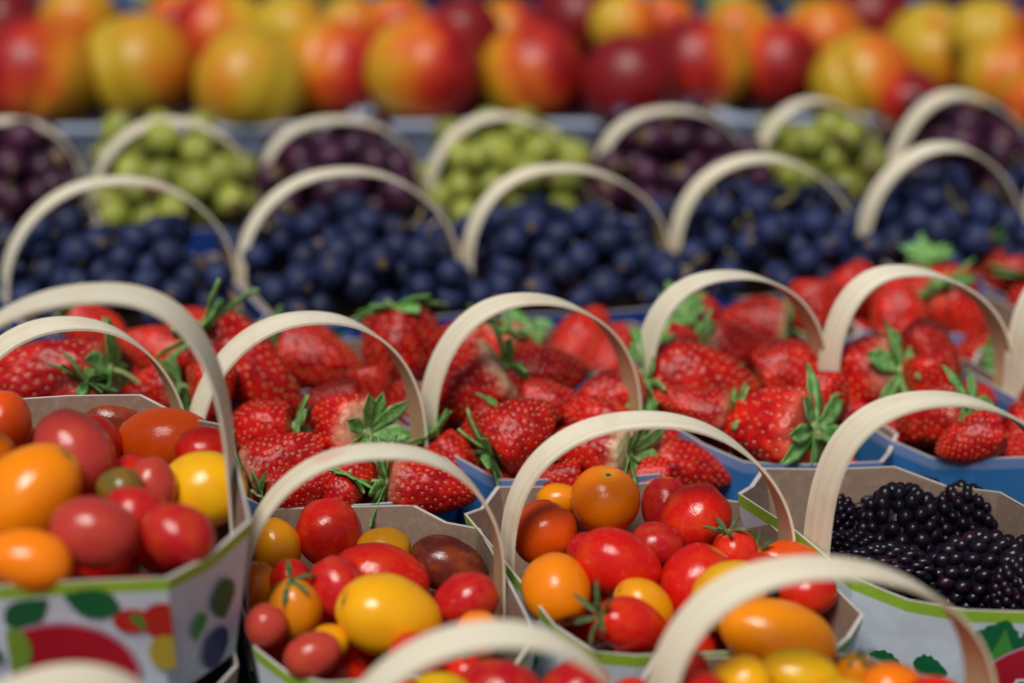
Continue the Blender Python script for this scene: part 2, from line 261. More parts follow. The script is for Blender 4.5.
def bump(nt,p,h,strength=.3,dist=.001):
    b=N(nt,'Bump'); b.inputs['Strength'].default_value=strength; b.inputs['Distance'].default_value=dist
    nt.links.new(h,b.inputs['Height']); nt.links.new(b.outputs[0],p.inputs['Normal'])
def setp(nt,p,**k):
    al={'base':'Base Color','rough':'Roughness','sss':'Subsurface Weight','sssr':'Subsurface Radius','ssss':'Subsurface Scale','coat':'Coat Weight','coatr':'Coat Roughness','spec':'Specular IOR Level','sheen':'Sheen Weight','sheenr':'Sheen Roughness','trans':'Transmission Weight','ior':'IOR'}
    for a,b in k.items(): link(nt,b,p.inputs[al[a]])
def hue_var(nt,c,amt):
    oi=N(nt,'ObjectInfo'); h=N(nt,'HueSaturation'); link(nt,c,h.inputs['Color'])
    link(nt,math_(nt,'MULTIPLY_ADD',oi.outputs['Random'],amt,1-amt/2),h.inputs['Value']); return h.outputs[0]

# ------------------------------------------------------------------ materials
def m_tomato():
    m,nt,p=new_mat('tomato_skin'); oi=N(nt,'ObjectInfo'); v=coords(nt)
    n1=noise_(nt,v,1.6,3); n2=noise_(nt,v,9,4,.6)
    c=mix(nt,math_(nt,'MULTIPLY',smooth(nt,n1,.42,.68),.55),oi.outputs['Color'],mix(nt,.35,oi.outputs['Color'],(.80,.16,.015)))
    c=mix(nt,math_(nt,'MULTIPLY',smooth(nt,n2,.5,.75),.07),c,(.85,.4,.1))
    tc=N(nt,'TexCoord'); s=N(nt,'SeparateXYZ'); nt.links.new(tc.outputs['Object'],s.inputs[0])
    r=math_(nt,'SQRT',math_(nt,'ADD',math_(nt,'MULTIPLY',s.outputs[0],s.outputs[0]),math_(nt,'MULTIPLY',s.outputs[1],s.outputs[1])))
    top=math_(nt,'GREATER_THAN',s.outputs[2],0.0)
    rr=math_(nt,'ADD',r,math_(nt,'MULTIPLY',math_(nt,'SUBTRACT',n2,.5),.1))
    sh=math_(nt,'MULTIPLY',math_(nt,'SUBTRACT',1.0,smooth(nt,rr,.10,.42)),.5)
    c=mix(nt,math_(nt,'MULTIPLY',sh,top),c,(.72,.42,.05))
    sc_=math_(nt,'MULTIPLY',math_(nt,'SUBTRACT',1.0,smooth(nt,rr,.05,.10)),top)
    c=mix(nt,sc_,c,(.10,.08,.03))
    tip=math_(nt,'MULTIPLY',math_(nt,'SUBTRACT',1.0,smooth(nt,rr,.025,.06)),math_(nt,'SUBTRACT',1.0,top))
    c=mix(nt,tip,c,(.09,.04,.02))
    sp=N(nt,'TexVoronoi'); nt.links.new(v,sp.inputs['Vector']); sp.inputs['Scale'].default_value=5.5
    c=mix(nt,math_(nt,'MULTIPLY',math_(nt,'SUBTRACT',1.0,smooth(nt,sp.outputs[0],.02,.05)),.35),c,(.25,.12,.03))
    c=hue_var(nt,c,.12)
    dirt=noise_(nt,v,3.5,5,.65)
    setp(nt,p,base=c,rough=math_(nt,'MULTIPLY_ADD',smooth(nt,dirt,.4,.7),.14,.13),sss=.04,sssr=(1,.25,.08),ssss=.003,spec=.42)
    bump(nt,p,noise_(nt,v,14,3),.06,.02); return m
def m_straw():
    m,nt,p=new_mat('strawberry_flesh'); oi=N(nt,'ObjectInfo'); v=coords(nt)
    tc=N(nt,'TexCoord'); s=N(nt,'SeparateXYZ'); nt.links.new(tc.outputs['Object'],s.inputs[0])
    n1=noise_(nt,v,2.2,4,.6); n2=noise_(nt,v,12,3)
    c=mix(nt,smooth(nt,n1,.35,.7),(.36,.002,.006),(.68,.013,.006))
    c=mix(nt,math_(nt,'MULTIPLY',smooth(nt,n2,.55,.75),.25),c,(.8,.12,.05))
    z=math_(nt,'ADD',s.outputs[2],math_(nt,'MULTIPLY',math_(nt,'SUBTRACT',n1,.5),.7))
    w=math_(nt,'MULTIPLY',smooth(nt,z,.5,1.0),oi.outputs['Alpha'])
    c=mix(nt,w,c,(.74,.68,.42)); c=mix(nt,math_(nt,'MULTIPLY',w,smooth(nt,z,.85,1.1)),c,(.5,.6,.25))
    c=hue_var(nt,c,.5)
    setp(nt,p,base=c,rough=math_(nt,'MULTIPLY_ADD',n2,.25,.14),sss=.03,sssr=(1,.2,.08),ssss=.002,spec=.4)
    bump(nt,p,noise_(nt,v,26,3),.12,.03); return m
def m_simple(name,c1,c2,scale=6,rough=.5,b=0,bs=30,sss=0,var=.15,spec=.5,obj=True,bd=.01,coat=0):
    m,nt,p=new_mat(name); v=coords(nt,'Object',obj)
    c=mix(nt,smooth(nt,noise_(nt,v,scale,4,.6),.35,.65),c1,c2); c=hue_var(nt,c,var)
    setp(nt,p,base=c,rough=rough,spec=spec,coat=coat)
    if sss: setp(nt,p,sss=sss,ssss=.003,sssr=(.6,1,.3))
    if b: bump(nt,p,noise_(nt,v,bs,4,.6),b,bd)
    return m
def m_black():
    m,nt,p=new_mat('blackberry_drupelets'); v=coords(nt)
    c=mix(nt,smooth(nt,noise_(nt,v,3.5,2),.5,.72),(.006,.004,.010),(.030,.006,.018))
    setp(nt,p,base=c,rough=.30,spec=.38); return m
def m_grape(name,dark,mid,bloom,amt,rough,sss=0.0):
    m,nt,p=new_mat(name); v=coords(nt)
    n1=noise_(nt,v,2.2,4,.6); n2=noise_(nt,v,1.1,2)
    c=mix(nt,smooth(nt,n2,.35,.65),dark,mid)
    f=math_(nt,'MULTIPLY',smooth(nt,n1,.3,.62),amt)
    c=hue_var(nt,mix(nt,f,c,bloom),.6)
    tc=N(nt,'TexCoord'); s=N(nt,'SeparateXYZ'); nt.links.new(tc.outputs['Object'],s.inputs[0])
    c=mix(nt,smooth(nt,s.outputs[2],1.0,1.03),c,(.16,.10,.04))
    setp(nt,p,base=c,rough=math_(nt,'MULTIPLY_ADD',f,.3,rough),spec=.4)
    if sss: setp(nt,p,sss=sss,ssss=.006,sssr=(.7,1,.25))
    return m
def m_peach():
    m,nt,p=new_mat('nectarine_skin'); oi=N(nt,'ObjectInfo'); v=coords(nt)
    tc=N(nt,'TexCoord'); s=N(nt,'SeparateXYZ'); nt.links.new(tc.outputs['Object'],s.inputs[0])
    sep=N(nt,'SeparateColor'); nt.links.new(oi.outputs['Color'],sep.inputs[0])
    n1=noise_(nt,v,1.5,4,.6); n2=noise_(nt,v,7,4,.6)
    t=math_(nt,'ADD',math_(nt,'MULTIPLY',s.outputs[0],.5),math_(nt,'MULTIPLY',math_(nt,'SUBTRACT',n1,.5),.9))
    t=math_(nt,'ADD',t,math_(nt,'MULTIPLY_ADD',sep.outputs[0],1.35,-.26))
    t=math_(nt,'ADD',t,math_(nt,'MULTIPLY',math_(nt,'SUBTRACT',n2,.5),.25))
    c=ramp(nt,t,[(0,(.55,.36,.022)),(.30,(.62,.27,.012)),(.52,(.66,.13,.010)),(.74,(.48,.018,.010)),(1,(.20,.006,.008))])
    r=math_(nt,'SQRT',math_(nt,'ADD',math_(nt,'MULTIPLY',s.outputs[0],s.outputs[0]),math_(nt,'MULTIPLY',s.outputs[1],s.outputs[1])))
    dm=math_(nt,'MULTIPLY',math_(nt,'SUBTRACT',1.0,smooth(nt,r,.08,.3)),math_(nt,'GREATER_THAN',s.outputs[2],0))
    c=mix(nt,math_(nt,'MULTIPLY',dm,.8),c,(.55,.12,.02))
    setp(nt,p,base=hue_var(nt,c,.15),rough=.38,spec=.4,sss=.06,ssss=.006); return m
def m_wood():
    m,nt,p=new_mat('handle_veneer'); tc=N(nt,'TexCoord'); 
    at=N(nt,'Attribute'); at.attribute_name='along'; at.attribute_type='GEOMETRY'
    mp=N(nt,'Mapping'); nt.links.new(at.outputs['Vector'],mp.inputs[0]); mp.inputs['Scale'].default_value=(9,420,1)
    oi=N(nt,'ObjectInfo'); cb=N(nt,'CombineXYZ'); link(nt,math_(nt,'MULTIPLY',oi.outputs['Random'],50.),cb.inputs[2]); link(nt,math_(nt,'MULTIPLY',oi.outputs['Random'],50.),cb.inputs[0])
    a=N(nt,'VectorMath',operation='ADD'); nt.links.new(mp.outputs[0],a.inputs[0]); nt.links.new(cb.outputs[0],a.inputs[1])
    g=noise_(nt,a.outputs[0],1.0,5,.6); v=coords(nt)
    g2=noise_(nt,v,60,3)
    c=ramp(nt,g,[(.25,(.68,.57,.37)),(.5,(.80,.735,.56)),(.75,(.84,.79,.64))])
    c=mix(nt,math_(nt,'MULTIPLY',smooth(nt,g2,.52,.72),.25),c,(.62,.45,.27))
    # a few berry juice stains
    st=math_(nt,'MULTIPLY',smooth(nt,noise_(nt,v,45,2),.68,.76),.35); c=mix(nt,st,c,(.70,.28,.22))
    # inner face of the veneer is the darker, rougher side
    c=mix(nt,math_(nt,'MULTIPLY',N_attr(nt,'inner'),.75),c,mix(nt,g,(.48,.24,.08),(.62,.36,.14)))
    setp(nt,p,base=hue_var(nt,c,.08),rough=.55,spec=.3)
    bump(nt,p,g,.12,.0003); return m
def N_attr(nt,name):
    a=N(nt,'Attribute'); a.attribute_name=name; a.attribute_type='GEOMETRY'; return a.outputs['Fac']
def m_card(name,c,var=.06,rough=.45,scale=40,speck=None):
    m,nt,p=new_mat(name); v=coords(nt,'Object',False)
    k=noise_(nt,v,scale,5,.65); d=tuple(x*.82 for x in c)
    col=mix(nt,smooth(nt,k,.3,.7),d,c)
    if speck:
        f=noise_(nt,v,260,3,.7); col=mix(nt,math_(nt,'MULTIPLY',smooth(nt,f,.45,.7),.4),col,speck)
    setp(nt,p,base=hue_var(nt,col,var),rough=rough,spec=.35)
    bump(nt,p,noise_(nt,v,180,3),.12,.0004); return m
TOM=m_tomato(); STR=m_straw(); BLK=m_black(); PEACH=m_peach(); WOOD=m_wood()
SEED=m_simple('strawberry_seed',(.70,.50,.12),(.85,.66,.25),4,.4,var=.2)
LEAF=m_simple('calyx_green',(.09,.30,.05),(.28,.56,.18),5,.55,.25,20,.1,.35,bd=.03)
LEAFP=m_simple('pale_stem_green',(.26,.36,.12),(.38,.45,.18),5,.5,var=.2)
TLEAF=m_simple('tomato_calyx_green',(.045,.10,.03),(.10,.18,.05),6,.6,var=.2)
GB=m_grape('blue_grape_skin',(.003,.003,.012),(.006,.008,.030),(.020,.036,.125),.75,.45)
GP=m_grape('purple_grape_skin',(.016,.003,.012),(.060,.006,.024),(.09,.03,.08),.4,.36)
GG=m_grape('green_grape_skin',(.16,.19,.015),(.30,.31,.03),(.36,.40,.10),.5,.3,.2)
GST=m_simple('grape_stalk',(.14,.12,.04),(.28,.24,.08),9,.7)
KRAFT=m_card('kraft_cardboard',(.30,.205,.15),.1,.8,25,(.42,.32,.25))
EDGE=m_card('cut_cardboard_edge',(.56,.52,.48),.1,.8)
WHITE=m_card('white_printed_card',(.76,.83,.93)); LIME=m_card('lime_border_print',(.38,.62,.05))
BLUE=m_card('sky_blue_printed_card',(.045,.22,.56)); NAVY=m_card('deep_blue_printed_card',(.02,.07,.36)); PALEB=m_card('pale_blue_border_print',(.22,.34,.66))
TRAY=m_card('pale_tray_card',(.48,.58,.74),.05,.5,12); LINER=m_card('dark_tray_liner',(.03,.022,.035),.05,.4,12)
PG=m_card('dark_green_leaf_print',(.010,.16,.055)); PG2=m_card('mid_green_leaf_print',(.07,.33,.05)); PYG=m_card('yellow_green_print',(.24,.42,.05))
PRED=m_card('crimson_badge_print',(.55,.012,.03)); PR2=m_card('bright_red_print',(.62,.03,.02)); PPINK=m_card('pink_rim_print',(.62,.30,.38)); PYE=m_card('yellow_print',(.62,.46,.05)); PW=m_card('white_lettering_print',(.80,.80,.84)); PNV=m_card('navy_berry_print',(.02,.025,.16))

# ------------------------------------------------------------------ mesh helpers
def mesh(name,verts,faces,mats,fm=None,smooth=True,sharp=None):
    me=bpy.data.meshes.new(name); me.from_pydata([tuple(v) for v in verts],[],faces)
    for m in mats: me.materials.append(m)
    if fm: me.polygons.foreach_set('material_index',fm)
    if smooth: me.polygons.foreach_set('use_smooth',[True]*len(me.polygons))
    if sharp and smooth: me.set_sharp_from_angle(angle=math.radians(sharp))
    me.update(); return me
def obj(name,me,parent=None,mat=None):
    o=bpy.data.objects.new(name,me); COL.objects.link(o)
    if parent: o.parent=parent
    return o
def tag(o,label=None,cat=None,group=None,kind=None):
    for k,v in (('label',label),('category',cat),('group',group),('kind',kind)):
        if v: o[k]=v
    return o
def uvsphere(fn,nu=40,nv=24):
    V=[fn(0,0)];F=[]
    for j in range(1,nv):
        for i in range(nu): V.append(fn(math.pi*j/nv,2*math.pi*i/nu))
    V.append(fn(math.pi,0)); last=len(V)-1
    for i in range(nu):
        F.append((0,1+i,1+(i+1)%nu))
        F.append((last,last-nu+(i+1)%nu,last-nu+i))
    for j in range(nv-2):
        for i in range(nu):
            a=1+j*nu+i; b=1+j*nu+(i+1)%nu; F.append((a,a+nu,b+nu,b))
    return V,F
def tube(pts,rad,n=7):
    V=[];F=[]
    for k,p in enumerate(pts):
        p=Vector(p); a=Vector(pts[max(0,k-1)]); b=Vector(pts[min(len(pts)-1,k+1)]); t=(b-a).normalized()
        x=t.orthogonal().normalized(); y=t.cross(x); r=rad[k] if isinstance(rad,(list,tuple)) else rad
        for i in range(n):
            an=2*math.pi*i/n; V.append(p+(x*math.cos(an)+y*math.sin(an))*r)
    for k in range(len(pts)-1):
        for i in range(n):
            a=k*n+i;b=k*n+(i+1)%n;F.append((a,b,b+n,a+n))
    F.append(tuple(range(n))[::-1]); F.append(tuple(range((len(pts)-1)*n,len(pts)*n)))
    return V,F
def join(parts):
    V=[];F=[];M=[]
    for v,f,m in parts:
        o=len(V); V+=list(v); F+=[tuple(i+o for i in q) for q in f]; M+=[m]*len(f)
    return V,F,M
def basis(z,up=Vector((0,0,1)),spin=0):
    z=z.normalized(); x=up.cross(z)
    if x.length<1e-3: x=Vector((1,0,0))
    x.normalize(); y=z.cross(x); m=Matrix((x,y,z)).transposed()
    return (m@Matrix.Rotation(spin,3,'Z')).to_quaternion()

# ------------------------------------------------------------------ fruit prototypes
def strawberry_mesh(seed,prof,flat=1.0,wob=.05):
    rnd=random.Random(seed)
    def rad(t):
        for (a,b),(c,d) in zip(prof,prof[1:]):
            if a<=t<=c:
                s=(t-a)/(c-a); s=s*s*(3-2*s)*.35+s*.65; return b+(d-b)*s
        return 0
    seeds=[]; n=215
    for k in range(n):
        t=.05+.93*(k+.5)/n; ph=k*2.39996+rnd.uniform(-.12,.12)
        if rad(t)<.12: continue
        seeds.append((t,ph))
    def pos(t,ph):
        # slightly smoothed radius, lumpy
        r=(rad(max(0,t-.03))+rad(t)+rad(min(1,t+.03)))/3*(1 if t<.985 else .6)
        z=1-2*t
        if t<.08: z-=(.08-t)*1.3
        w=1+wob*noise.noise(Vector((math.cos(ph)*1.3+seed*3,math.sin(ph)*1.3,z*1.2)))*2
        return Vector((math.cos(ph)*r*w,math.sin(ph)*r*w*flat,z))
    sp=[pos(t,p) for t,p in seeds]
    grid={}
    for i,s in enumerate(sp):
        grid.setdefault((round(s.x*4),round(s.y*4),round(s.z*4)),[]).append(s)
    def fn(th,ph):
        t=.5-.5*math.cos(th) if False else th/math.pi
        if t<=0: return Vector((0,0,.88))
        if t>=1: return Vector((0,0,-.99))
        p=pos(t,ph); d=0
        kx,ky,kz=round(p.x*4),round(p.y*4),round(p.z*4)
        for a in (-1,0,1):
            for b in (-1,0,1):
                for c in (-1,0,1):
                    for s in grid.get((kx+a,ky+b,kz+c),()):
                        q=(s-p).length_squared
                        if q<.04: d=max(d,math.exp(-q/.0021))
        nrm=Vector((p.x,p.y,p.z*.25)).normalized()
        return p-nrm*d*.06
    V,F=uvsphere(fn,100,84); parts=[(V,F,0)]
    for s in sp:
        nrm=Vector((s.x,s.y,s.z*.3+ (0.1 if s.z>0 else -.1))).normalized(); c=s-nrm*.030
        dn=(Vector((0,0,-1))-nrm*nrm.dot(Vector((0,0,-1)))).normalized(); sd=nrm.cross(dn)
        v=[c+dn*.033,c+sd*.018,c-dn*.031,c-sd*.018,c+nrm*.022,c+nrm*.018+dn*.02,c-nrm*.02]
        f=[(0,1,5),(1,4,5),(1,2,4),(2,3,4),(3,5,4),(3,0,5),(1,0,6),(2,1,6),(3,2,6),(0,3,6)]
        parts.append((v,f,1))
    V,F,M=join(parts); return mesh('strawberry_flesh',V,F,[STR,SEED],M)
SM=[strawberry_mesh(1,[(0,.35),(.03,.64),(.10,.88),(.24,1),(.45,.97),(.65,.80),(.82,.54),(.94,.30),(1,.02)]),
    strawberry_mesh(2,[(0,.35),(.03,.62),(.12,.88),(.28,1),(.5,.97),(.7,.78),(.86,.5),(.95,.27),(1,.02)],.92,.07),
    strawberry_mesh(3,[(0,.3),(.03,.55),(.10,.78),(.25,.96),(.45,1),(.65,.84),(.82,.56),(.94,.28),(1,.02)],.95,.09),
    strawberry_mesh(4,[(0,.4),(.03,.7),(.12,.95),(.25,1),(.45,.9),(.65,.76),(.82,.54),(.94,.30),(1,.02)],.85,.08)]
def calyx_mesh(seed,n=9,L=.88,W=.235,lift=.15,mats=None,z0=.93,R0=.12,curl=.5):
    rnd=random.Random(seed); parts=[]
    for k in range(n):
        an=2*math.pi*k/n+rnd.uniform(-.2,.2); l=L*rnd.uniform(.75,1.15); w=W*rnd.uniform(.85,1.2); lf=lift+rnd.uniform(-.15,.35); cu=curl*rnd.uniform(.4,1.3); tw=rnd.uniform(-.3,.3)
        ca,sa=math.cos(an),math.sin(an); V=[];F=[]
        ns=8
        for i in range(ns+1):
            s=i/ns; r=R0*.5+l*s*(1-.1*cu*s); z=z0+.02+lf*s*l-cu*s*s*l*.75+(.05 if k%2 else 0)*s
            ww=w*(.32+.68*math.sin(math.pi*s**1.25))*(1-max(0,s-.8)*4.2) if s<1 else 0.004
            ww=max(ww,.006)*(1+ (.12 if i%2 else -.05))
            for j,e in enumerate((-1,-.5,0,.5,1)):
                yy=e*ww; zz=z+(.05*abs(e)-.02)*1.2+tw*yy
                V.append(Vector((ca*r-sa*yy,sa*r+ca*yy,zz)))
        m=len(V)
        V+= [v-Vector((0,0,.018)) for v in V]
        for i in range(ns):
            for j in range(4):
                a=i*5+j; F.append((a,a+5,a+6,a+1)); F.append((a+m,a+1+m,a+6+m,a+5+m))
        for i in range(ns):
            a=i*5; F.append((a,a+m,a+5+m,a+5)); a+=4; F.append((a,a+5,a+5+m,a+m))
        parts.append((V,F,0))
    V,F=uvsphere(lambda t,p:Vector((R0*1.3*math.sin(t)*math.cos(p),R0*1.3*math.sin(t)*math.sin(p),z0+.03+.06*math.cos(t))),14,8); parts.append((V,F,1))
    V,F,M=join(parts); return mesh('calyx',V,F,mats or [LEAF,LEAFP],M)
CM=[calyx_mesh(1,8,1.0,.185,.06,curl=.22),calyx_mesh(2,9,1.05,.17,.18,curl=.25),calyx_mesh(3,8,.92,.19,.0,curl=.2),calyx_mesh(4,9,.98,.17,.4,curl=.2)]
TCM=[calyx_mesh(11,5,.75,.07,.35,[TLEAF,TLEAF],.93,.09,.9),calyx_mesh(12,6,.65,.065,.7,[TLEAF,TLEAF],.93,.09,.6)]
def stem_mesh(seed,L,r,mat,z0=.95):
    rnd=random.Random(seed); bx,by=rnd.uniform(-.3,.3),rnd.uniform(-.3,.3)
    pts=[(bx*s*s,by*s*s,z0+L*s) for s in (0,.2,.4,.6,.8,1)]
    V,F=tube(pts,[r*1.2,r,r*.9,r*.9,r,r*1.2],8); return mesh('stem',V,F,[mat],None,True,50)
SST=[stem_mesh(1,.3,.05,LEAFP),stem_mesh(2,.5,.045,LEAFP),stem_mesh(3,.18,.055,LEAFP)]
TST=[stem_mesh(5,.45,.055,TLEAF,.92),stem_mesh(6,.3,.06,TLEAF,.92)]
def tomato_mesh(seed,dim=.12,sq=0.0,pear=0.0):
    def fn(t,p):
        z=math.cos(t); r=math.sin(t)
        r*=1+pear*(-z)*.5+sq*(1-abs(z))*.1
        n=.025*noise.noise(Vector((math.cos(p)*r*1.1+seed*5,math.sin(p)*r*1.1,z)))
        zz=z-dim*math.exp(-(t/.22)**2)+.02*math.exp(-((math.pi-t)/.12)**2)
        return Vector((math.cos(p)*r*(1+n*2),math.sin(p)*r*(1+n*2),zz*(1+n)))
    V,F=uvsphere(fn,48,32); return mesh('tomato_body',V,F,[TOM])
TM=[tomato_mesh(1),tomato_mesh(2,.08,.4,.1),tomato_mesh(3,.14,0,.2),tomato_mesh(4,.1,.3,-.1)]
def black_mesh(seed):
    rnd=random.Random(seed); parts=[]
    V,F=uvsphere(lambda t,p:Vector((.74*math.sin(t)*math.cos(p),.74*math.sin(t)*math.sin(p),.84*math.cos(t))),20,14); parts.append((V,F,0))
    n=84
    for k in range(n):
        z=1-2*(k+.5)/n; r=math.sqrt(1-z*z); ph=k*2.39996+rnd.uniform(-.08,.08)
        c=Vector((.80*r*math.cos(ph),.80*r*math.sin(ph),z*.88))*(1+rnd.uniform(-.04,.04)); s=.170*rnd.uniform(.85,1.15)
        d=c.normalized(); q=basis(d); V,F=uvsphere(lambda t,p:c+q@Vector((s*math.sin(t)*math.cos(p),s*math.sin(t)*math.sin(p),s*1.15*math.cos(t))),12,9)
        parts.append((V,F,0))
    V,F,M=join(parts); return mesh('blackberry',V,F,[BLK],M)
BM=[black_mesh(i) for i in (1,2,3)]
def peach_mesh(seed,cr):
    def fn(t,p):
        z=math.cos(t); r=math.sin(t); g=math.atan2(math.sin(p-math.pi/2),math.cos(p-math.pi/2))
        k=1-cr*math.exp(-(g/.16)**2)*min(1,r*1.6)-.16*math.exp(-(t/.28)**2)
        k*=1+.05*noise.noise(Vector((math.cos(p)*r+seed*4,math.sin(p)*r,z)))+.03*math.cos(2*p)*r
        return Vector((math.cos(p)*r*k,math.sin(p)*r*k,z*k))
    V,F=uvsphere(fn,64,40); return mesh('nectarine',V,F,[PEACH])
PM=[peach_mesh(1,.05),peach_mesh(2,.10),peach_mesh(3,.03)]
def grape_mesh(mat,el,nm):
    V,F=uvsphere(lambda t,p:Vector((math.sin(t)*math.cos(p),math.sin(t)*math.sin(p),el*math.cos(t))),20,14); return mesh(nm,V,F,[mat])
GM={'blue':grape_mesh(GB,1.05,'grape'),'purple':grape_mesh(GP,1.12,'grape'),'green':grape_mesh(GG,1.18,'grape')}
LIN=lambda r,g,b:(r,g,b)
TC={'red':(.66,.010,.006),'crimson':(.52,.008,.014),'rose':(.52,.045,.035),'vermilion':(.76,.085,.004),'orange':(.95,.26,.003),'amber':(.82,.31,.006),'yellow':(.86,.44,.006),'dark':(.16,.018,.014),'green':(.14,.13,.02)}
TW={'red':'glossy red','crimson':'deep crimson','rose':'pinkish red','vermilion':'orange red','orange':'bright orange','amber':'amber orange','yellow':'golden yellow','dark':'dark brownish red','green':'dull green'}

# ------------------------------------------------------------------ baskets
H=.062
HV={'T1':-.12,'T2':.22,'T3':.32,'T4':.60,'F1':.25,'F2':.50,'F0':.1,'S':.5,'B':.35,'G':.3}
PLACE={'F0':'front row basket in the bottom left corner','F1':'front row basket at bottom centre','F2':'front row basket at lower right',
'T1':'raised tomato basket at far left','T2':'tomato basket left of centre','T3':'tomato basket in the middle','T4':'blackberry basket',
'S0':'leftmost strawberry basket','S1':'second strawberry basket from left','S2':'third strawberry basket from left','S3':'fourth strawberry basket from left','S4':'fifth strawberry basket from left','S5':'strawberry basket at right edge',
'B1':'leftmost blue grape basket','B2':'second blue grape basket','B3':'third blue grape basket','B4':'fourth blue grape basket','B5':'fifth blue grape basket','B6':'last blue grape basket'}
for k in range(6): PLACE['R%d'%k]=('leftmost','second','third','fourth','fifth','last')[k]+' back strawberry tray'
UVB={}
def local(b,u,v,z):   # sheared basket coordinates -> vector in the basket's own frame
    x,y,zr,yaw,sp,D,hh,sk,yv,ho=BASKETS[b]; dl=yv-yaw
    return Vector((u-v*math.sin(dl),v*math.cos(dl),z))
def world(b,u,v,z):
    x,y,zr,yaw,sp,D,hh,sk,yv,ho=BASKETS[b]; p=local(b,u,v,0); c,s=math.cos(yaw),math.sin(yaw)
    return Vector((x+p.x*c-p.y*s,y+p.x*s+p.y*c,zr+z))
def carton(b,cols,ch,label,cat,group,h=H,name='fruit_basket',stripe=.006,art=None):
    x,y,zr,yaw,sp,D,hh,sk,yv,ho=BASKETS[b]; rnd=random.Random(b)
    root=obj(name,None); root.empty_display_size=.03; root.location=(x,y,zr-h); root.rotation_euler=(0,0,yaw); tag(root,label,cat,group)
    hw=sp/2+.0016; hd=D/2
    def ring(off,sc_,zf):
        w,d,c=(hw-off)*sc_,(hd-off)*sc_,ch*sc_
        pts=[(-w,-d+c),(-w+c,-d),(w-c,-d),(w,-d+c),(w,d-c),(w-c,d),(-w+c,d),(-w,d-c)]
        out=[]
        for i,(a,e) in enumerate(pts):
            q=pts[(i+1)%8]; out.append((a,e,zf(2*i))); out.append(((a+q[0])/2,(e+q[1])/2,zf(2*i+1)))
        return out
    rz=[rnd.uniform(-.0012,.0012) for _ in range(16)]
    for i in (6,8,14,0): rz[i]+=.0015
    for i in (1,5,9,13): rz[i]-=.0030 if ch>.01 else 0
    for i in (7,15): rz[i]+=.002
    top=lambda i:h+rz[i]
    th=.0011
    rings=[ring(0,1,top),ring(0,.988,lambda i:top(i)-stripe),ring(0,.86,lambda i:0),ring(th,1,top),ring(th,.86,lambda i:.0012)]
    V=[]; base=[]
    for r in rings:
        base.append(len(V)); V+=[local(b,*p) for p in r]
    F=[];M=[]
    for i in range(16):
        j=(i+1)%16
        F.append((base[1]+i,base[1]+j,base[0]+j,base[0]+i)); M.append(1)
        F.append((base[2]+i,base[2]+j,base[1]+j,base[1]+i)); M.append(0)
        F.append((base[0]+i,base[0]+j,base[3]+j,base[3]+i)); M.append(3)
        F.append((base[3]+i,base[3]+j,base[4]+j,base[4]+i)); M.append(2)
    F.append(tuple(base[2]+i for i in range(16))[::-1]); M.append(0)
    F.append(tuple(base[4]+i for i in range(16))); M.append(2)
    CV,CF,CM_=V,F,M; mats=[cols[0],cols[1],KRAFT,EDGE]
    if hh>0:
        a=sp/2-.0018; bw=(.0142 if b=='T4' else .0126) if b[0] in 'TSF' else .0108; hv=HV.get(b,HV.get(b[0],yv-yaw))
        if b[0]=='G': bw=.0105
        if b=='T1': bw=.019
        if b[0]=='F': bw=.0155
        n=48; tw=rnd.uniform(-.12,.12); lean=rnd.uniform(-.004,.004); pts=[]
        P=2/rnd.uniform(1.98,2.3); wb=[rnd.uniform(-.0012,.0012),rnd.uniform(-.0012,.0008),rnd.uniform(-.0008,.0008)]
        for k in range(5): pts.append((-a,-.034+.034*k/5,0.0))
        for k in range(n+1):
            t=math.pi*k/n; c_,s_=math.cos(t),math.sin(t)
            pts.append((-math.copysign(abs(c_)**P,c_)*a+sk*s_**1.5+wb[0]*math.sin(2*t),hh*max(0,s_)**P+wb[1]*math.sin(3*t)+wb[2]*math.sin(4*t),s_))
        for k in range(1,6): pts.append((a,-.034*k/5,0.0))
        V=[];al=[];inn=[];L=0;T=.0006
        for k,(px,pz,s_) in enumerate(pts):
            p0=pts[max(0,k-1)];p1=pts[min(len(pts)-1,k+1)]; tx,tz=p1[0]-p0[0],p1[1]-p0[1]; l=math.hypot(tx,tz); nx,nz=-tz/l,tx/l
            if k: L+=math.hypot(px-p0[0],pz-p0[1])
            for (e,f) in ((-1,1),(-.5,1.15),(0,1.2),(.5,1.15),(1,1),(1,-1),(0,-.8),(-1,-1)):
                wy=e*bw/2*(1+.05*math.sin(L*60+rnd.random()*.05))+lean*s_; q=Vector((px-wy*math.sin(hv)-ho*math.sin(yv-yaw),wy*math.cos(hv)+ho*math.cos(yv-yaw),0))
                V.append(Vector((q.x+nx*T*f+tw*e*bw*.3*s_*0,q.y,h+pz+nz*T*f+tw*e*bw*.35*s_)))
                al.append((L,e*bw/2,0)); inn.append(0. if f>0 else 1.)
        F=[];m=8
        for k in range(len(pts)-1):
            for i in range(m):
                A=k*m+i;B_=k*m+(i+1)%m; F.append((A,A+m,B_+m,B_))
        F.append(tuple(range(m))); F.append(tuple(range((len(pts)-1)*m,len(pts)*m))[::-1])
        me=mesh('handle',V,F,[WOOD],None,True,50)
        at=me.attributes.new('along','FLOAT_VECTOR','POINT'); at.data.foreach_set('vector',[c for v in al for c in v])
        # inner/outer kept per face so the darker inner veneer ends at the edge
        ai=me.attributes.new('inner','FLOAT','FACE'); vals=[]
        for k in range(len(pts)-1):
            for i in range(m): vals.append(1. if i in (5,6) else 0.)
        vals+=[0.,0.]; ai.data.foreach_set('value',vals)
        obj('handle',me,root)
    # panel frames for printed shapes
    c0=rings[0];c2=rings[2]
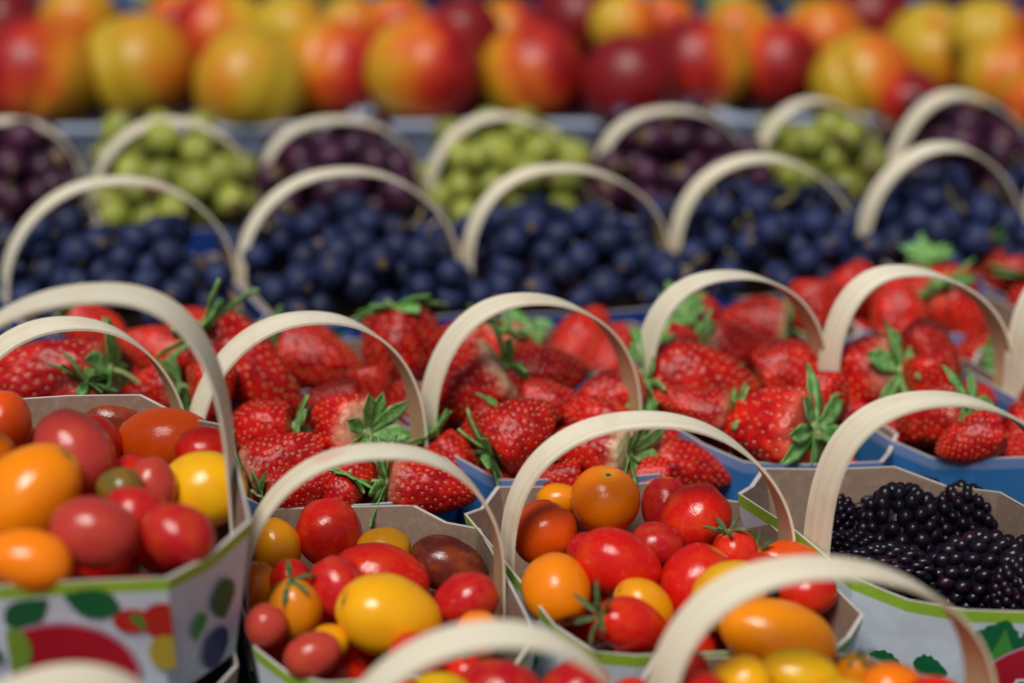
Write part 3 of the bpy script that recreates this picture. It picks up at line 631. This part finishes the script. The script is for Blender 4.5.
    def frame(i):
        A=local(b,*c0[2*i]);B_=local(b,*c0[(2*i+2)%16]); a2=local(b,*c2[2*i]);b2=local(b,*c2[(2*i+2)%16])
        A.z=B_.z=h
        t=(B_-A).normalized(); dn=((a2+b2)/2-(A+B_)/2).normalized(); dn=(dn-t*t.dot(dn)).normalized(); nn=dn.cross(t); 
        mid=(A+B_)/2
        if nn.dot(Vector((mid.x,mid.y,0)))<0: nn=-nn
        return mid,t,dn,nn,(B_-A).length
    if art:
        for lay,(i,pts,mat) in enumerate(art):
            mid,t,dn,nn,L=frame(i)
            if mat not in mats: mats.append(mat)
            o=len(CV); c=Vector((0,0,0)); P=[]
            for s_,d in pts:
                s_=max(-L/2+.0004,min(L/2-.0004,s_)); P.append(mid+t*s_+dn*max(d,.001)+nn*(.0005+.00012*lay))
            for p in P: c+=p
            CV+=P+[c/len(P)]
            for k in range(len(P)): CF.append((o+k,o+(k+1)%len(P),o+len(P))); CM_.append(mats.index(mat))
    obj('carton',mesh('carton',CV,CF,mats,CM_,True,12),root)
    return root,frame
def leafpts(L,W,ang,serr=7,dx=0,dy=0):
    pts=[];
    for sgn in (1,-1):
        rng=range(serr*2+1) if sgn==1 else range(serr*2,-1,-1)
        for k in rng:
            s=k/(serr*2); w=W/2*math.sin(math.pi*s**.8)**.9*(1+(.16 if k%2 else -.06))
            pts.append((s*L,sgn*w if 0<k<serr*2 else 0))
    ca,sa=math.cos(math.radians(ang)),math.sin(math.radians(ang))
    return [(dx+x*ca-y*sa,dy+x*sa+y*ca) for x,y in pts]
def disc(cx,cy,r,ry=None,n=40): return [(cx+r*math.cos(2*math.pi*k/n),cy+(ry or r)*math.sin(2*math.pi*k/n)) for k in range(n)]
# white tomato / berry cartons
def front_art(b):
    o=-.013 if b=='T1' else 0
    it=[(1,leafpts(.020,.013,-35,6,-.030,.018),PG),(1,leafpts(.022,.014,205,6,.012,.014),PG),
        (1,disc(o,.046,.0305,.0285),PPINK),(1,disc(o,.046,.0285,.0265),PRED),
        (1,disc(.027,.020,.0075,.009),PR2),(1,disc(.016,.019,.007,.006),PR2),(1,leafpts(.010,.004,60,2,.016,.015),PG2),(1,disc(.027,.036,.006,.009),PYE),(1,disc(-.028,.030,.006,.011),PYG)]
    it+=[(2,leafpts(.022,.013,80,6,.006,.016),PG),(2,leafpts(.014,.008,100,4,-.004,.026),PG2),(2,disc(.006,.050,.007,.010),PNV)]
    it+=[(0,leafpts(.018,.013,20,5,-.010,.030),PG),(0,leafpts(.014,.010,-10,4,.006,.036),PG)]
    it+=[(7,leafpts(.022,.012,-80,5,-.020,.034),PG),(7,leafpts(.018,.006,-95,4,-.014,.028),PG2),(7,disc(-.026,.016,.003,.004,12),PYG),(7,disc(-.018,.011,.002,.003,12),PYG),(7,disc(-.030,.022,.002,.003,12),PYG),(7,leafpts(.016,.010,60,4,.018,.012),PG),(7,leafpts(.02,.013,120,4,.030,.016),PG2)]
    return it
WH=(WHITE,LIME); GT='tomato baskets with wooden handles'; GS='strawberry baskets with wooden handles'
for b,lab in (('F0','white carton basket in the bottom left corner, only its pale handle top showing'),('F1','small tomato basket at bottom centre with broad pale handle cut by frame'),('F2','white carton of orange tomatoes in front of the blackberry basket'),
   ('T1','raised white carton of mixed tomatoes at far left, red round badge on its front'),('T2','white carton of mixed tomatoes with golden yellow one in front, left of centre'),('T3','white carton in the middle with orange and red tomatoes under its handle')):
    carton(b,WH,.034 if b=='T1' else .023,lab,'basket',GT,art=front_art(b))
it=[(0,leafpts(.017,.011,15,5,-.015,.036),PG),(0,leafpts(.015,.012,0,5,.004,.034),PG),
    (7,leafpts(.022,.012,-80,5,-.020,.034),PG),(7,leafpts(.018,.006,-95,4,-.014,.028),PG2),(7,disc(-.026,.016,.003,.004,12),PYG),(7,disc(-.018,.011,.002,.003,12),PYG),(7,leafpts(.016,.010,60,4,.018,.012),PG),(7,leafpts(.02,.013,120,4,.030,.016),PG2),
    (1,leafpts(.024,.022,-75,7,-.019,.027),PG),(1,[(-.019,.027),(-.013,.008),(-.008,.022)],PG2),(1,leafpts(.016,.014,-90,5,.000,.022),PG),(1,disc(.008,.047,.0335,.0315),PPINK),(1,disc(.008,.047,.0322,.0302),PRED)]
r,f=carton('T4',WH,.028,'white carton of blackberries with green border at lower right','basket',h=.068,group=None,art=it)
# single visible initial on the badge, set as raised ink
cu=bpy.data.curves.new('letter','FONT'); cu.body='F'; cu.size=.016; cu.shear=.25; cu.extrude=.00005
to=bpy.data.objects.new('letter_tmp',cu); COL.objects.link(to); bpy.context.view_layer.update()
lm=bpy.data.meshes.new_from_object(to.evaluated_get(bpy.context.evaluated_depsgraph_get())); lm.materials.clear(); lm.materials.append(PW)
bpy.data.objects.remove(to); mid,t,dn,nn,L=f(1)
lo=obj('badge_lettering',lm,r); lo.matrix_local=Matrix.Translation(mid+t*(-.0095)+dn*.046+nn*.0022)@Matrix((t,-dn,nn)).transposed().to_4x4()
for i in range(6):
    b='S%d'%i; o=('leftmost','second','third','fourth','fifth','sixth')[i]
    r,f=carton(b,(BLUE,PALEB),.024,f'blue carton basket of strawberries, {o} from left in its row','basket',GS,art=[(1,leafpts(.016,.010,30,4,-.02,.03),PG)])
for i in range(1,7):
    b='B%d'%i; o=('','leftmost','second','third','fourth','fifth','sixth')[i]
    it=[]; rnd=random.Random(i)
    for k in range(9):
        s=-.046+.0115*k; it.append((1,leafpts(.012,.008,rnd.uniform(0,180),4,s,rnd.uniform(.006,.02)),(PG2,PG,TRAY)[k%3])); 
    for k in range(5): it.append((1,disc(-.04+.02*k+rnd.uniform(-.004,.004),rnd.uniform(.008,.026),.003,.003,12),(PW,PALEB)[k%2]))
    it.append((7,leafpts(.014,.009,40,4,.0,.012),PG2)); it.append((7,disc(.02,.014,.004,.004,12),PW))
    carton(b,(NAVY,NAVY),.012,f'dark blue carton basket heaped with blue grapes, {o} from left','basket','blue grape baskets with wooden handles',art=it)
gk=('purple','green','purple','green','purple','green','purple')
for i in range(7):
    o=('leftmost','second','third','fourth','fifth','sixth','seventh')[i]
    carton('G%d'%i,(NAVY,NAVY),.008,f'small carton basket of {gk[i]} grapes, {o} from left in the back row','basket','small grape baskets in the back row')
for i in range(6):
    if 'R%d'%i in BASKETS:
        o=('leftmost','second','third','fourth','fifth','sixth')[i]
        carton('R%d'%i,(BLUE,PALEB),.010,f'narrow blue tray of strawberries without handle, {o} from left','tray','narrow strawberry trays behind the handled baskets',name='fruit_tray')
# cardboard riser that carries the raised left basket
x,y,zr,yaw,sp,D,hh,sk,yv,ho=BASKETS['T1']
BASKETS['X']=(x,y,zr-H-.0005,yaw,sp*.86,D*.86,0,0,yv,0)
carton('X',(KRAFT,KRAFT),.02,'plain brown cardboard box under the raised tomato basket at far left','box',None,h=.0545,name='cardboard_box')

# ------------------------------------------------------------------ place the fruit
ITEMS=[]; SPH={}
cnt=0
for e in FRUIT:
    k,b=e[0],e[1]; c=Vector(e[2:5]); L,W=e[5],e[6]; ax=Vector(e[7:10]); ITEMS.append((e,c,L,W,ax))
    if L>W*1.15: SPH.setdefault(b,[]).extend([(c+ax*(L-W),W*.95),(c,W*.95),(c-ax*(L-W),W*.75)])
    else: SPH.setdefault(b,[]).append((c,W))
ORD=('first','second','third','fourth','fifth','sixth','seventh','eighth','ninth','tenth','eleventh','twelfth')
CAM=Vector((0,-.75,.49)); PT=math.radians(26.7); FW=Vector((0,math.cos(PT),-math.sin(PT))); UPV=Vector((0,math.sin(PT),math.cos(PT)))
def view(c):   # where a thing appears in the view, only used to word its label
    q=c-CAM; w=q.dot(FW); return q.x/w,-q.dot(UPV)/w
def rows(lst):
    lst=sorted(lst,key=lambda t:view(t[1])[1]); n=len(lst); nr=3 if n>8 else 2 if n>3 else 1
    out={}; 
    for r_ in range(nr):
        seg=sorted(lst[n*r_//nr:n*(r_+1)//nr],key=lambda t:view(t[1])[0])
        nm={1:['middle'],2:['back','front'],3:['back','middle','front']}[nr][r_]
        for i,t in enumerate(seg): out[t[2]]=(nm,i,len(seg))
    return out
def where(nm,i,n):
    if n==1: return f'alone in {nm} row'
    if i==0: return f'left end of {nm} row'
    if i==n-1: return f'right end of {nm} row'
    return f'{ORD[i]} from left in {nm} row'
byb={}
for idx,(e,c,L,W,ax) in enumerate(ITEMS): byb.setdefault(e[1],[]).append((e,c,idx))
POS={}
for b,l in byb.items():
    if b!='P': POS.update(rows(l))
pe=sorted(byb['P'],key=lambda t:view(t[1])[1]); pl=[t for t in pe if view(t[1])[1]>(-.1175)]; pf=[t for t in pe if t not in pl and view(t[1])[1]>(-.1343)]; pb=[t for t in pe if t not in pf and t not in pl]
for nm,l in (('lowest half hidden',pl),('main',pf),('back',pb)):
    l.sort(key=lambda t:view(t[1])[0])
    for i,t in enumerate(l): POS[t[2]]=(nm,i,len(l))
GRP={'S':'strawberries in the baskets','T':'mixed tomatoes in the baskets','K':'blackberries in the carton','P':'nectarines piled on trays'}
def short(n,i):
    if i==0: return 'far left'
    if i==n-1: return 'far right'
    return (ORD[i] if i<12 else ('thirteenth','fourteenth','fifteenth','sixteenth','seventeenth','eighteenth')[i-12])+' from left'
def put_straw(c,L,W,ax,white,cal,label,rnd):
    root=obj('strawberry',None); root.empty_display_size=.01; root.location=c; root.rotation_mode='QUATERNION'; root.rotation_quaternion=basis(ax,spin=rnd.uniform(0,6.28))
    tag(root,label,'strawberry',GRP['S'])
    f=obj('flesh',rnd.choice(SM),root); f.scale=(W,W,L); f.color=(1,1,1,white)
    if cal:
        s=(W+L)/2*1.1; g=obj('calyx',rnd.choice(CM),root); g.scale=(s,s,s); g.location=(0,0,L*.91-s*.93)
        st=obj('stem',rnd.choice(SST),g)
def put_tom(c,L,W,ax,col,cal,label,rnd,mesh_=None):
    q=basis(ax,spin=rnd.uniform(0,6.28)); v=TC[col]; k=rnd.uniform(.9,1.1); rgb=(min(1,v[0]*k),v[1]*rnd.uniform(.8,1.2),v[2])
    me=rnd.choice(TM)
    if cal:
        root=obj('tomato',None); root.empty_display_size=.01; body=obj('fruit_body',me,root); g=obj('calyx',rnd.choice(TCM),root); s=(W+L)/2; s*=1.3; g.scale=(s,s,s); g.location=(0,0,L*.9-s*.96); obj('stem',rnd.choice(TST),g)
    else: root=body=obj('tomato',me)
    root.location=c; root.rotation_mode='QUATERNION'; root.rotation_quaternion=q
    body.scale=(W,W,L); body.color=(*rgb,1); tag(root,label,'tomato',GRP['T'])
for idx,(e,c,L,W,ax) in enumerate(ITEMS):
    rnd=random.Random(idx*13+5); k,b=e[0],e[1]; nm,i,n=POS[idx]
    if k=='S':
        w='pale shouldered strawberry' if e[10]>.5 else 'leafy strawberry' if e[11] else 'red strawberry'
        put_straw(c,L,W,ax,e[10],e[11],f'{w}, {where(nm,i,n)}, {PLACE[b]}',rnd)
    elif k=='T':
        w='leafy stemmed tomato' if e[11] else 'tomato'
        put_tom(c,L,W,ax,e[10],e[11],f'{TW[e[10]]} {w}, {where(nm,i,n)}, {PLACE[b]}',rnd)
    elif k=='K':
        o=obj('blackberry',rnd.choice(BM)); o.location=c; o.rotation_mode='QUATERNION'; o.rotation_quaternion=basis(ax,spin=rnd.uniform(0,6)); o.scale=(W*1.04,W*1.04,L*1.0)
        tag(o,f'glossy blackberry, {where(nm,i,n)} of the white carton','blackberry',GRP['K'])
    elif k=='P':
        am,ca=e[10],e[11]
        X=ax.copy(); ca=math.radians(ca); img=Vector((1,0,0))*math.cos(ca)+UPV*math.sin(ca)
        tt=.8 if (abs(am-.12)<.001) else .15; Z=img*math.sqrt(1-tt*tt)-FW*tt
        X=(X-FW*.35); X=(X-Z*X.dot(Z)); X=X.normalized() if X.length>.1 else Z.orthogonal().normalized()
        Y=Z.cross(X)
        if Y.dot(-FW)<0: X2=X; Z=-Z if tt<.5 else Z; Y=Z.cross(X2)
        o=obj('nectarine',PM[idx%3]); o.location=c; o.rotation_mode='QUATERNION'; o.rotation_quaternion=Matrix((X,Y,Z)).transposed().to_quaternion(); o.scale=(W*1.06,)*3; o.color=(am,am,am,1)
        kind='yellow' if am<.28 else 'dark red' if am>.8 else 'red and yellow'
        tag(o,f'{kind} nectarine, {short(n,i)} in the {nm} row of the pile','nectarine',GRP['P'])

# fruit deeper in the boxes that shows only through the gaps
def fillers(b,r,z0,z1,nmax,tries,rnd):
    x,y,zr,yaw,sp,D,hh,sk,yv,ho=BASKETS[b]; got=[]; hero=SPH.get(b,[])
    for _ in range(tries):
        if len(got)>=nmax: break
        rr=r*rnd.uniform(.9,1.1); u=rnd.uniform(-sp/2+rr,sp/2-rr); v=rnd.uniform(-D/2+rr,D/2-rr); z=rnd.uniform(z0,z1); k=.95+.16*z/H; p=world(b,u*k,v*k,z)
        if abs(u)/(sp/2)+abs(v)/(D/2)>1.28: continue
        if all((p-h).length>(rr+hr)*.93 for h,hr in hero+got): got.append((p,rr))
    return got
for b in BASKETS:
    rnd=random.Random('f'+b)
    if b[0] in 'SR':
        for p,r in fillers(b,.0125,-.030,-.004,22 if b[0]=='S' else 10,900,rnd):
            ax=Vector((rnd.uniform(-1,1),rnd.uniform(-1,1),rnd.uniform(-.3,.3))).normalized()
            put_straw(p,r*1.2,r,ax,0,0,f'red strawberry half hidden low between others, {PLACE[b]}',rnd)
    elif b[0] in 'TF' and b!='T4':
        for p,r in fillers(b,.0135,-.034,-.006,20,900,rnd):
            ax=Vector((rnd.uniform(-1,1),rnd.uniform(-1,1),rnd.uniform(-.3,.3))).normalized()
            put_tom(p,r*1.05,r,ax,'red',0,f'red tomato half hidden low between others, {PLACE[b]}',rnd)
    elif b=='T4':
        for p,r in fillers(b,.0125,-.046,-.032,14,1500,rnd):
            o=obj('blackberry',rnd.choice(BM)); o.location=p; o.scale=(r,r,r*1.2); o.rotation_euler=(rnd.uniform(0,6),rnd.uniform(0,6),0)
            tag(o,'blackberry half hidden low between others in the white carton','blackberry',GRP['K'])

# ------------------------------------------------------------------ grapes: one bunch per basket, dropped one by one into a heap
def drop(fp,inside,r,rv,n,z0,ztop,rnd,asp=1.0,tries=30):
    S_=[]
    for _ in range(n*3):
        if len(S_)>=n: break
        best=None
        for _ in range(tries):
            rr=r*rnd.uniform(1-rv,1+rv); x,y=fp(rnd,rr)
            z=z0+rr
            for (c,cr) in S_:
                d=(rr+cr)*.96; h2=d*d-(c.x-x)**2-(c.y-y)**2
                if h2>0: z=max(z,c.z+math.sqrt(h2))
            sc_=z-ztop(x,y)
            if best is None or sc_<best[0]: best=(sc_,Vector((x,y,z)),rr)
        if best[0]<0: S_.append((best[1],best[2]))
        else: break
    return S_
def bunch(kind,sph,base,label,rnd,rot=0):
    root=obj('grape_bunch',None); root.empty_display_size=.02; root.location=base; tag(root,label,'grapes',f'bunches of {kind} grapes')
    for p,r in sph[-98:]:
        g=obj('grape',GM[kind],root); g.location=p-base; g.scale=(r,r,r); g.rotation_euler=(rnd.uniform(0,6),rnd.uniform(0,6),rnd.uniform(0,6))
    topz=sorted(sph,key=lambda t:-t[0].z)[:30]; parts=[]
    for k in range(7):
        p,r=rnd.choice(topz); a=rnd.uniform(0,6.28); d=Vector((math.cos(a),math.sin(a),0)); s=p+d*r*1.0-Vector((0,0,.004))
        pts=[s-base+d*.003*j+Vector((0,0,.0045*j-.0008*j*j)) for j in range(4)]+[s-base+d*.012+Vector((0,0,.012))]
        V,F=tube(pts,.0011,6); obj('stalk',mesh('stalk',V,F,[GST],None,True,50),root)
def basket_grapes(b,kind,r,n,hump,label,z0=-.03,edge=.003,spill=0):
    x,y,zr,yaw,sp,D,hh,sk,yv,ho=BASKETS[b]; rnd=random.Random('g'+b)
    hw,hd=sp/2-.001,D/2-.001
    fp=lambda rn,rr:(rn.uniform(-hw-.002+rr*.6,(hw-.017 if b=='B1' else hw+.002)-rr*.6),rn.uniform(-hd+rr*.7,hd-rr*.7))
    nn=lambda u,v:edge+(hump-edge)*max(0,1-max(abs(u)/hw,abs(v)/hd*(.8 if v<0 else .86))**3.2)
    s=drop(fp,None,r,.2,n,z0,nn,rnd)
    # sheared footprint: mild push keeps spheres apart
    s=[(world(b,c.x,c.y,c.z),rr) for c,rr in s]
    bunch(kind,s,Vector((x,y,zr-.03)),label,rnd)
for i in range(1,7): basket_grapes('B%d'%i,'blue',.0090,400,.034,f'heap of bloomy dark blue grapes in the {("leftmost","second","third","fourth","fifth","sixth")[i-1]} blue grape basket',z0=-.004,edge=.006)
for i in range(7):
    basket_grapes('G%d'%i,gk[i],.0098 if gk[i]!='green' else .0105,300,.042 if gk[i]=='green' else .045,f'bunch of {gk[i]} grapes in the {("leftmost","second","third","fourth","fifth","sixth","seventh")[i]} back row basket',z0=-.006,edge=.012)

# ------------------------------------------------------------------ nectarine trays and what stands behind them
def open_tray(name,x0,x1,y0,y1,z0,z1,rot,mat,label,group,cat='tray'):
    root=obj(name,None); cx,cy=(x0+x1)/2,(y0+y1)/2; root.location=(cx,cy,z0); root.rotation_euler=(0,0,rot); tag(root,label,cat,group)
    a,b_,h=(x1-x0)/2,(y1-y0)/2,z1-z0; t=.003; V=[];F=[]
    rr=[]
    for (o,z,s) in ((0,0,.94),(0,h*.9,1),(-.004,h,1.0),(-.004,h+.002,1.0),(t,h+.002,1.0),(t,t,.94)):
        A,B_=(a-o)*s,(b_-o)*s; c=.015; k=len(V); rr.append(k)
        for px,py in ((-A+c,-B_),(A-c,-B_),(A,-B_+c),(A,B_-c),(A-c,B_),(-A+c,B_),(-A,B_-c),(-A,-B_+c)): V.append(Vector((px,py,z)))
    for q in range(5):
        for i in range(8):
            j=(i+1)%8; F.append((rr[q]+i,rr[q]+j,rr[q+1]+j,rr[q+1]+i))
    F.append(tuple(rr[0]+i for i in range(8))[::-1])
    obj('tray_wall',mesh('tray_wall',V,F,[mat],None,True,25),root)
    V=[];A,B_=a-t-.0005,b_-t-.0005
    for z in (h-.006,h-.010):
        for px,py in ((-A+.012,-B_),(A-.012,-B_),(A,-B_+.012),(A,B_-.012),(A-.012,B_),(-A+.012,B_),(-A,B_-.012),(-A,-B_+.012)): V.append(Vector((px*.985,py*.985,z)))
    obj('tray_liner',mesh('tray_liner',V,[tuple(range(8)),tuple(range(8,16))[::-1]]+[(i,8+i,8+(i+1)%8,(i+1)%8) for i in range(8)],[LINER],None,False),root); return root
TZ=-H
for (x0,x1,yy,nm) in ((-.345,-.098,.497,'left'),(-.092,.118,.504,'middle'),(.124,.400,.514,'right')):
    open_tray('nectarine_tray',x0,x1,yy,yy+.17,TZ,.009,.02,TRAY,f'pale bluish card tray under the nectarines, {nm} of the three','trays of nectarines')
# rear produce, dark plums and green grapes
rnd=random.Random(91)
PLUM=m_grape('plum_skin',(.035,.006,.012),(.10,.012,.02),(.10,.06,.12),.35,.3)
V,F=uvsphere(lambda t,p:Vector((math.sin(t)*math.cos(p)*(1-.04*math.exp(-((p-3.1)/.15)**2)),math.sin(t)*math.sin(p),1.12*math.cos(t)-.12*math.exp(-(t/.25)**2))),32,22); PLM=mesh('plum',V,F,[PLUM])
k=0
for i in range(5):
    x0=-.47+i*.19; kind=('plum','green','plum','green','plum')[i]
    open_tray('fruit_tray',x0,x0+.18,.73,.90,TZ,.01,.02,NAVY,f'dark tray of {"dark plums" if kind=="plum" else "green grapes"} behind the nectarines, {("leftmost","second from left","middle one","fourth from left","rightmost")[i]}','trays at the very back')
    fp=lambda rn,rr:(x0+.09+rn.uniform(-.078,.078),.815+rn.uniform(-.07,.07))
    if kind=='plum':
        s=drop(fp,None,.021,.1,46,-.04,lambda x,y:.03-abs(x-x0-.09)*.12,rnd)
        vis=[t for t in s if t[0].z>-.005]
        vis.sort(key=lambda t:(t[0].x))
        for q,(p,r) in enumerate(vis):
            o=obj('plum',PLM); o.location=p; o.scale=(r,r,r); o.rotation_euler=(rnd.uniform(0,6),rnd.uniform(0,6),0)
            tag(o,f'dark red plum heaped in the {("leftmost","","middle","","rightmost")[i]} rear tray behind the nectarines','plum',f'plums in the {("leftmost","","middle","","rightmost")[i]} rear tray')
    else:
        s=drop(fp,None,.0105,.12,200,-.01,lambda x,y:.035,rnd); bunch('green',s,Vector((x0+.09,.815,-.01)),f'blurred bunch of green grapes in the {"left" if i==1 else "right"} green grape tray at the very back',rnd)
# ------------------------------------------------------------------ the table
TABLE=m_simple('dark_table_cloth',(.030,.034,.045),(.05,.055,.07),30,.85,.2,400,var=0,obj=False,bd=.001)
V=[Vector((x,y,z)) for z in (TZ-.0015,TZ-.03) for x,y in ((-1.2,-.45),(1.2,-.45),(1.2,2.2),(-1.2,2.2))]
o=obj('table_surface',mesh('table_surface',V,[(0,1,2,3),(7,6,5,4),(0,4,5,1),(1,5,6,2),(2,6,7,3),(3,7,4,0)],[TABLE],None,False)); tag(o,kind='structure')

# ------------------------------------------------------------------ light, camera, render
w=bpy.data.worlds.new('World'); sc.world=w; w.use_nodes=True; nt=w.node_tree
bg=nt.nodes['Background']; sky=nt.nodes.new('ShaderNodeTexSky'); sky.sky_type='NISHITA'; sky.sun_disc=False
EL,AZ=math.radians(62),math.radians(200)     # sun behind the camera, a little to the left
sky.sun_elevation=EL; sky.sun_rotation=AZ; sky.air_density=1.0; sky.dust_density=2.5
nt.links.new(sky.outputs[0],bg.inputs[0]); bg.inputs[1].default_value=.05
ld=bpy.data.lights.new('sun','SUN'); ld.energy=3.3; ld.angle=math.radians(24); ld.color=(1,.96,.9)
lo=bpy.data.objects.new('sun',ld); COL.objects.link(lo)
d=Vector((math.sin(AZ)*math.cos(EL),math.cos(AZ)*math.cos(EL),math.sin(EL))); lo.rotation_mode='QUATERNION'; lo.rotation_quaternion=d.to_track_quat('Z','Y'); lo.location=d*3
cd=bpy.data.cameras.new('camera'); cam=bpy.data.objects.new('camera',cd); COL.objects.link(cam); sc.camera=cam
cam.location=CAM; cam.rotation_euler=(math.pi/2-PT,0,0); cd.sensor_width=36; cd.lens=2160/1024*36; cd.clip_start=.05; cd.clip_end=50
cd.dof.use_dof=True; cd.dof.focus_distance=.925; cd.dof.aperture_fstop=2.7; cd.dof.aperture_blades=9
sc.view_settings.view_transform='Standard'; sc.view_settings.look='None'; sc.view_settings.exposure=-0.22; sc.view_settings.gamma=1
sc.render.engine='CYCLES'; sc.cycles.use_denoising=True; sc.cycles.max_bounces=8
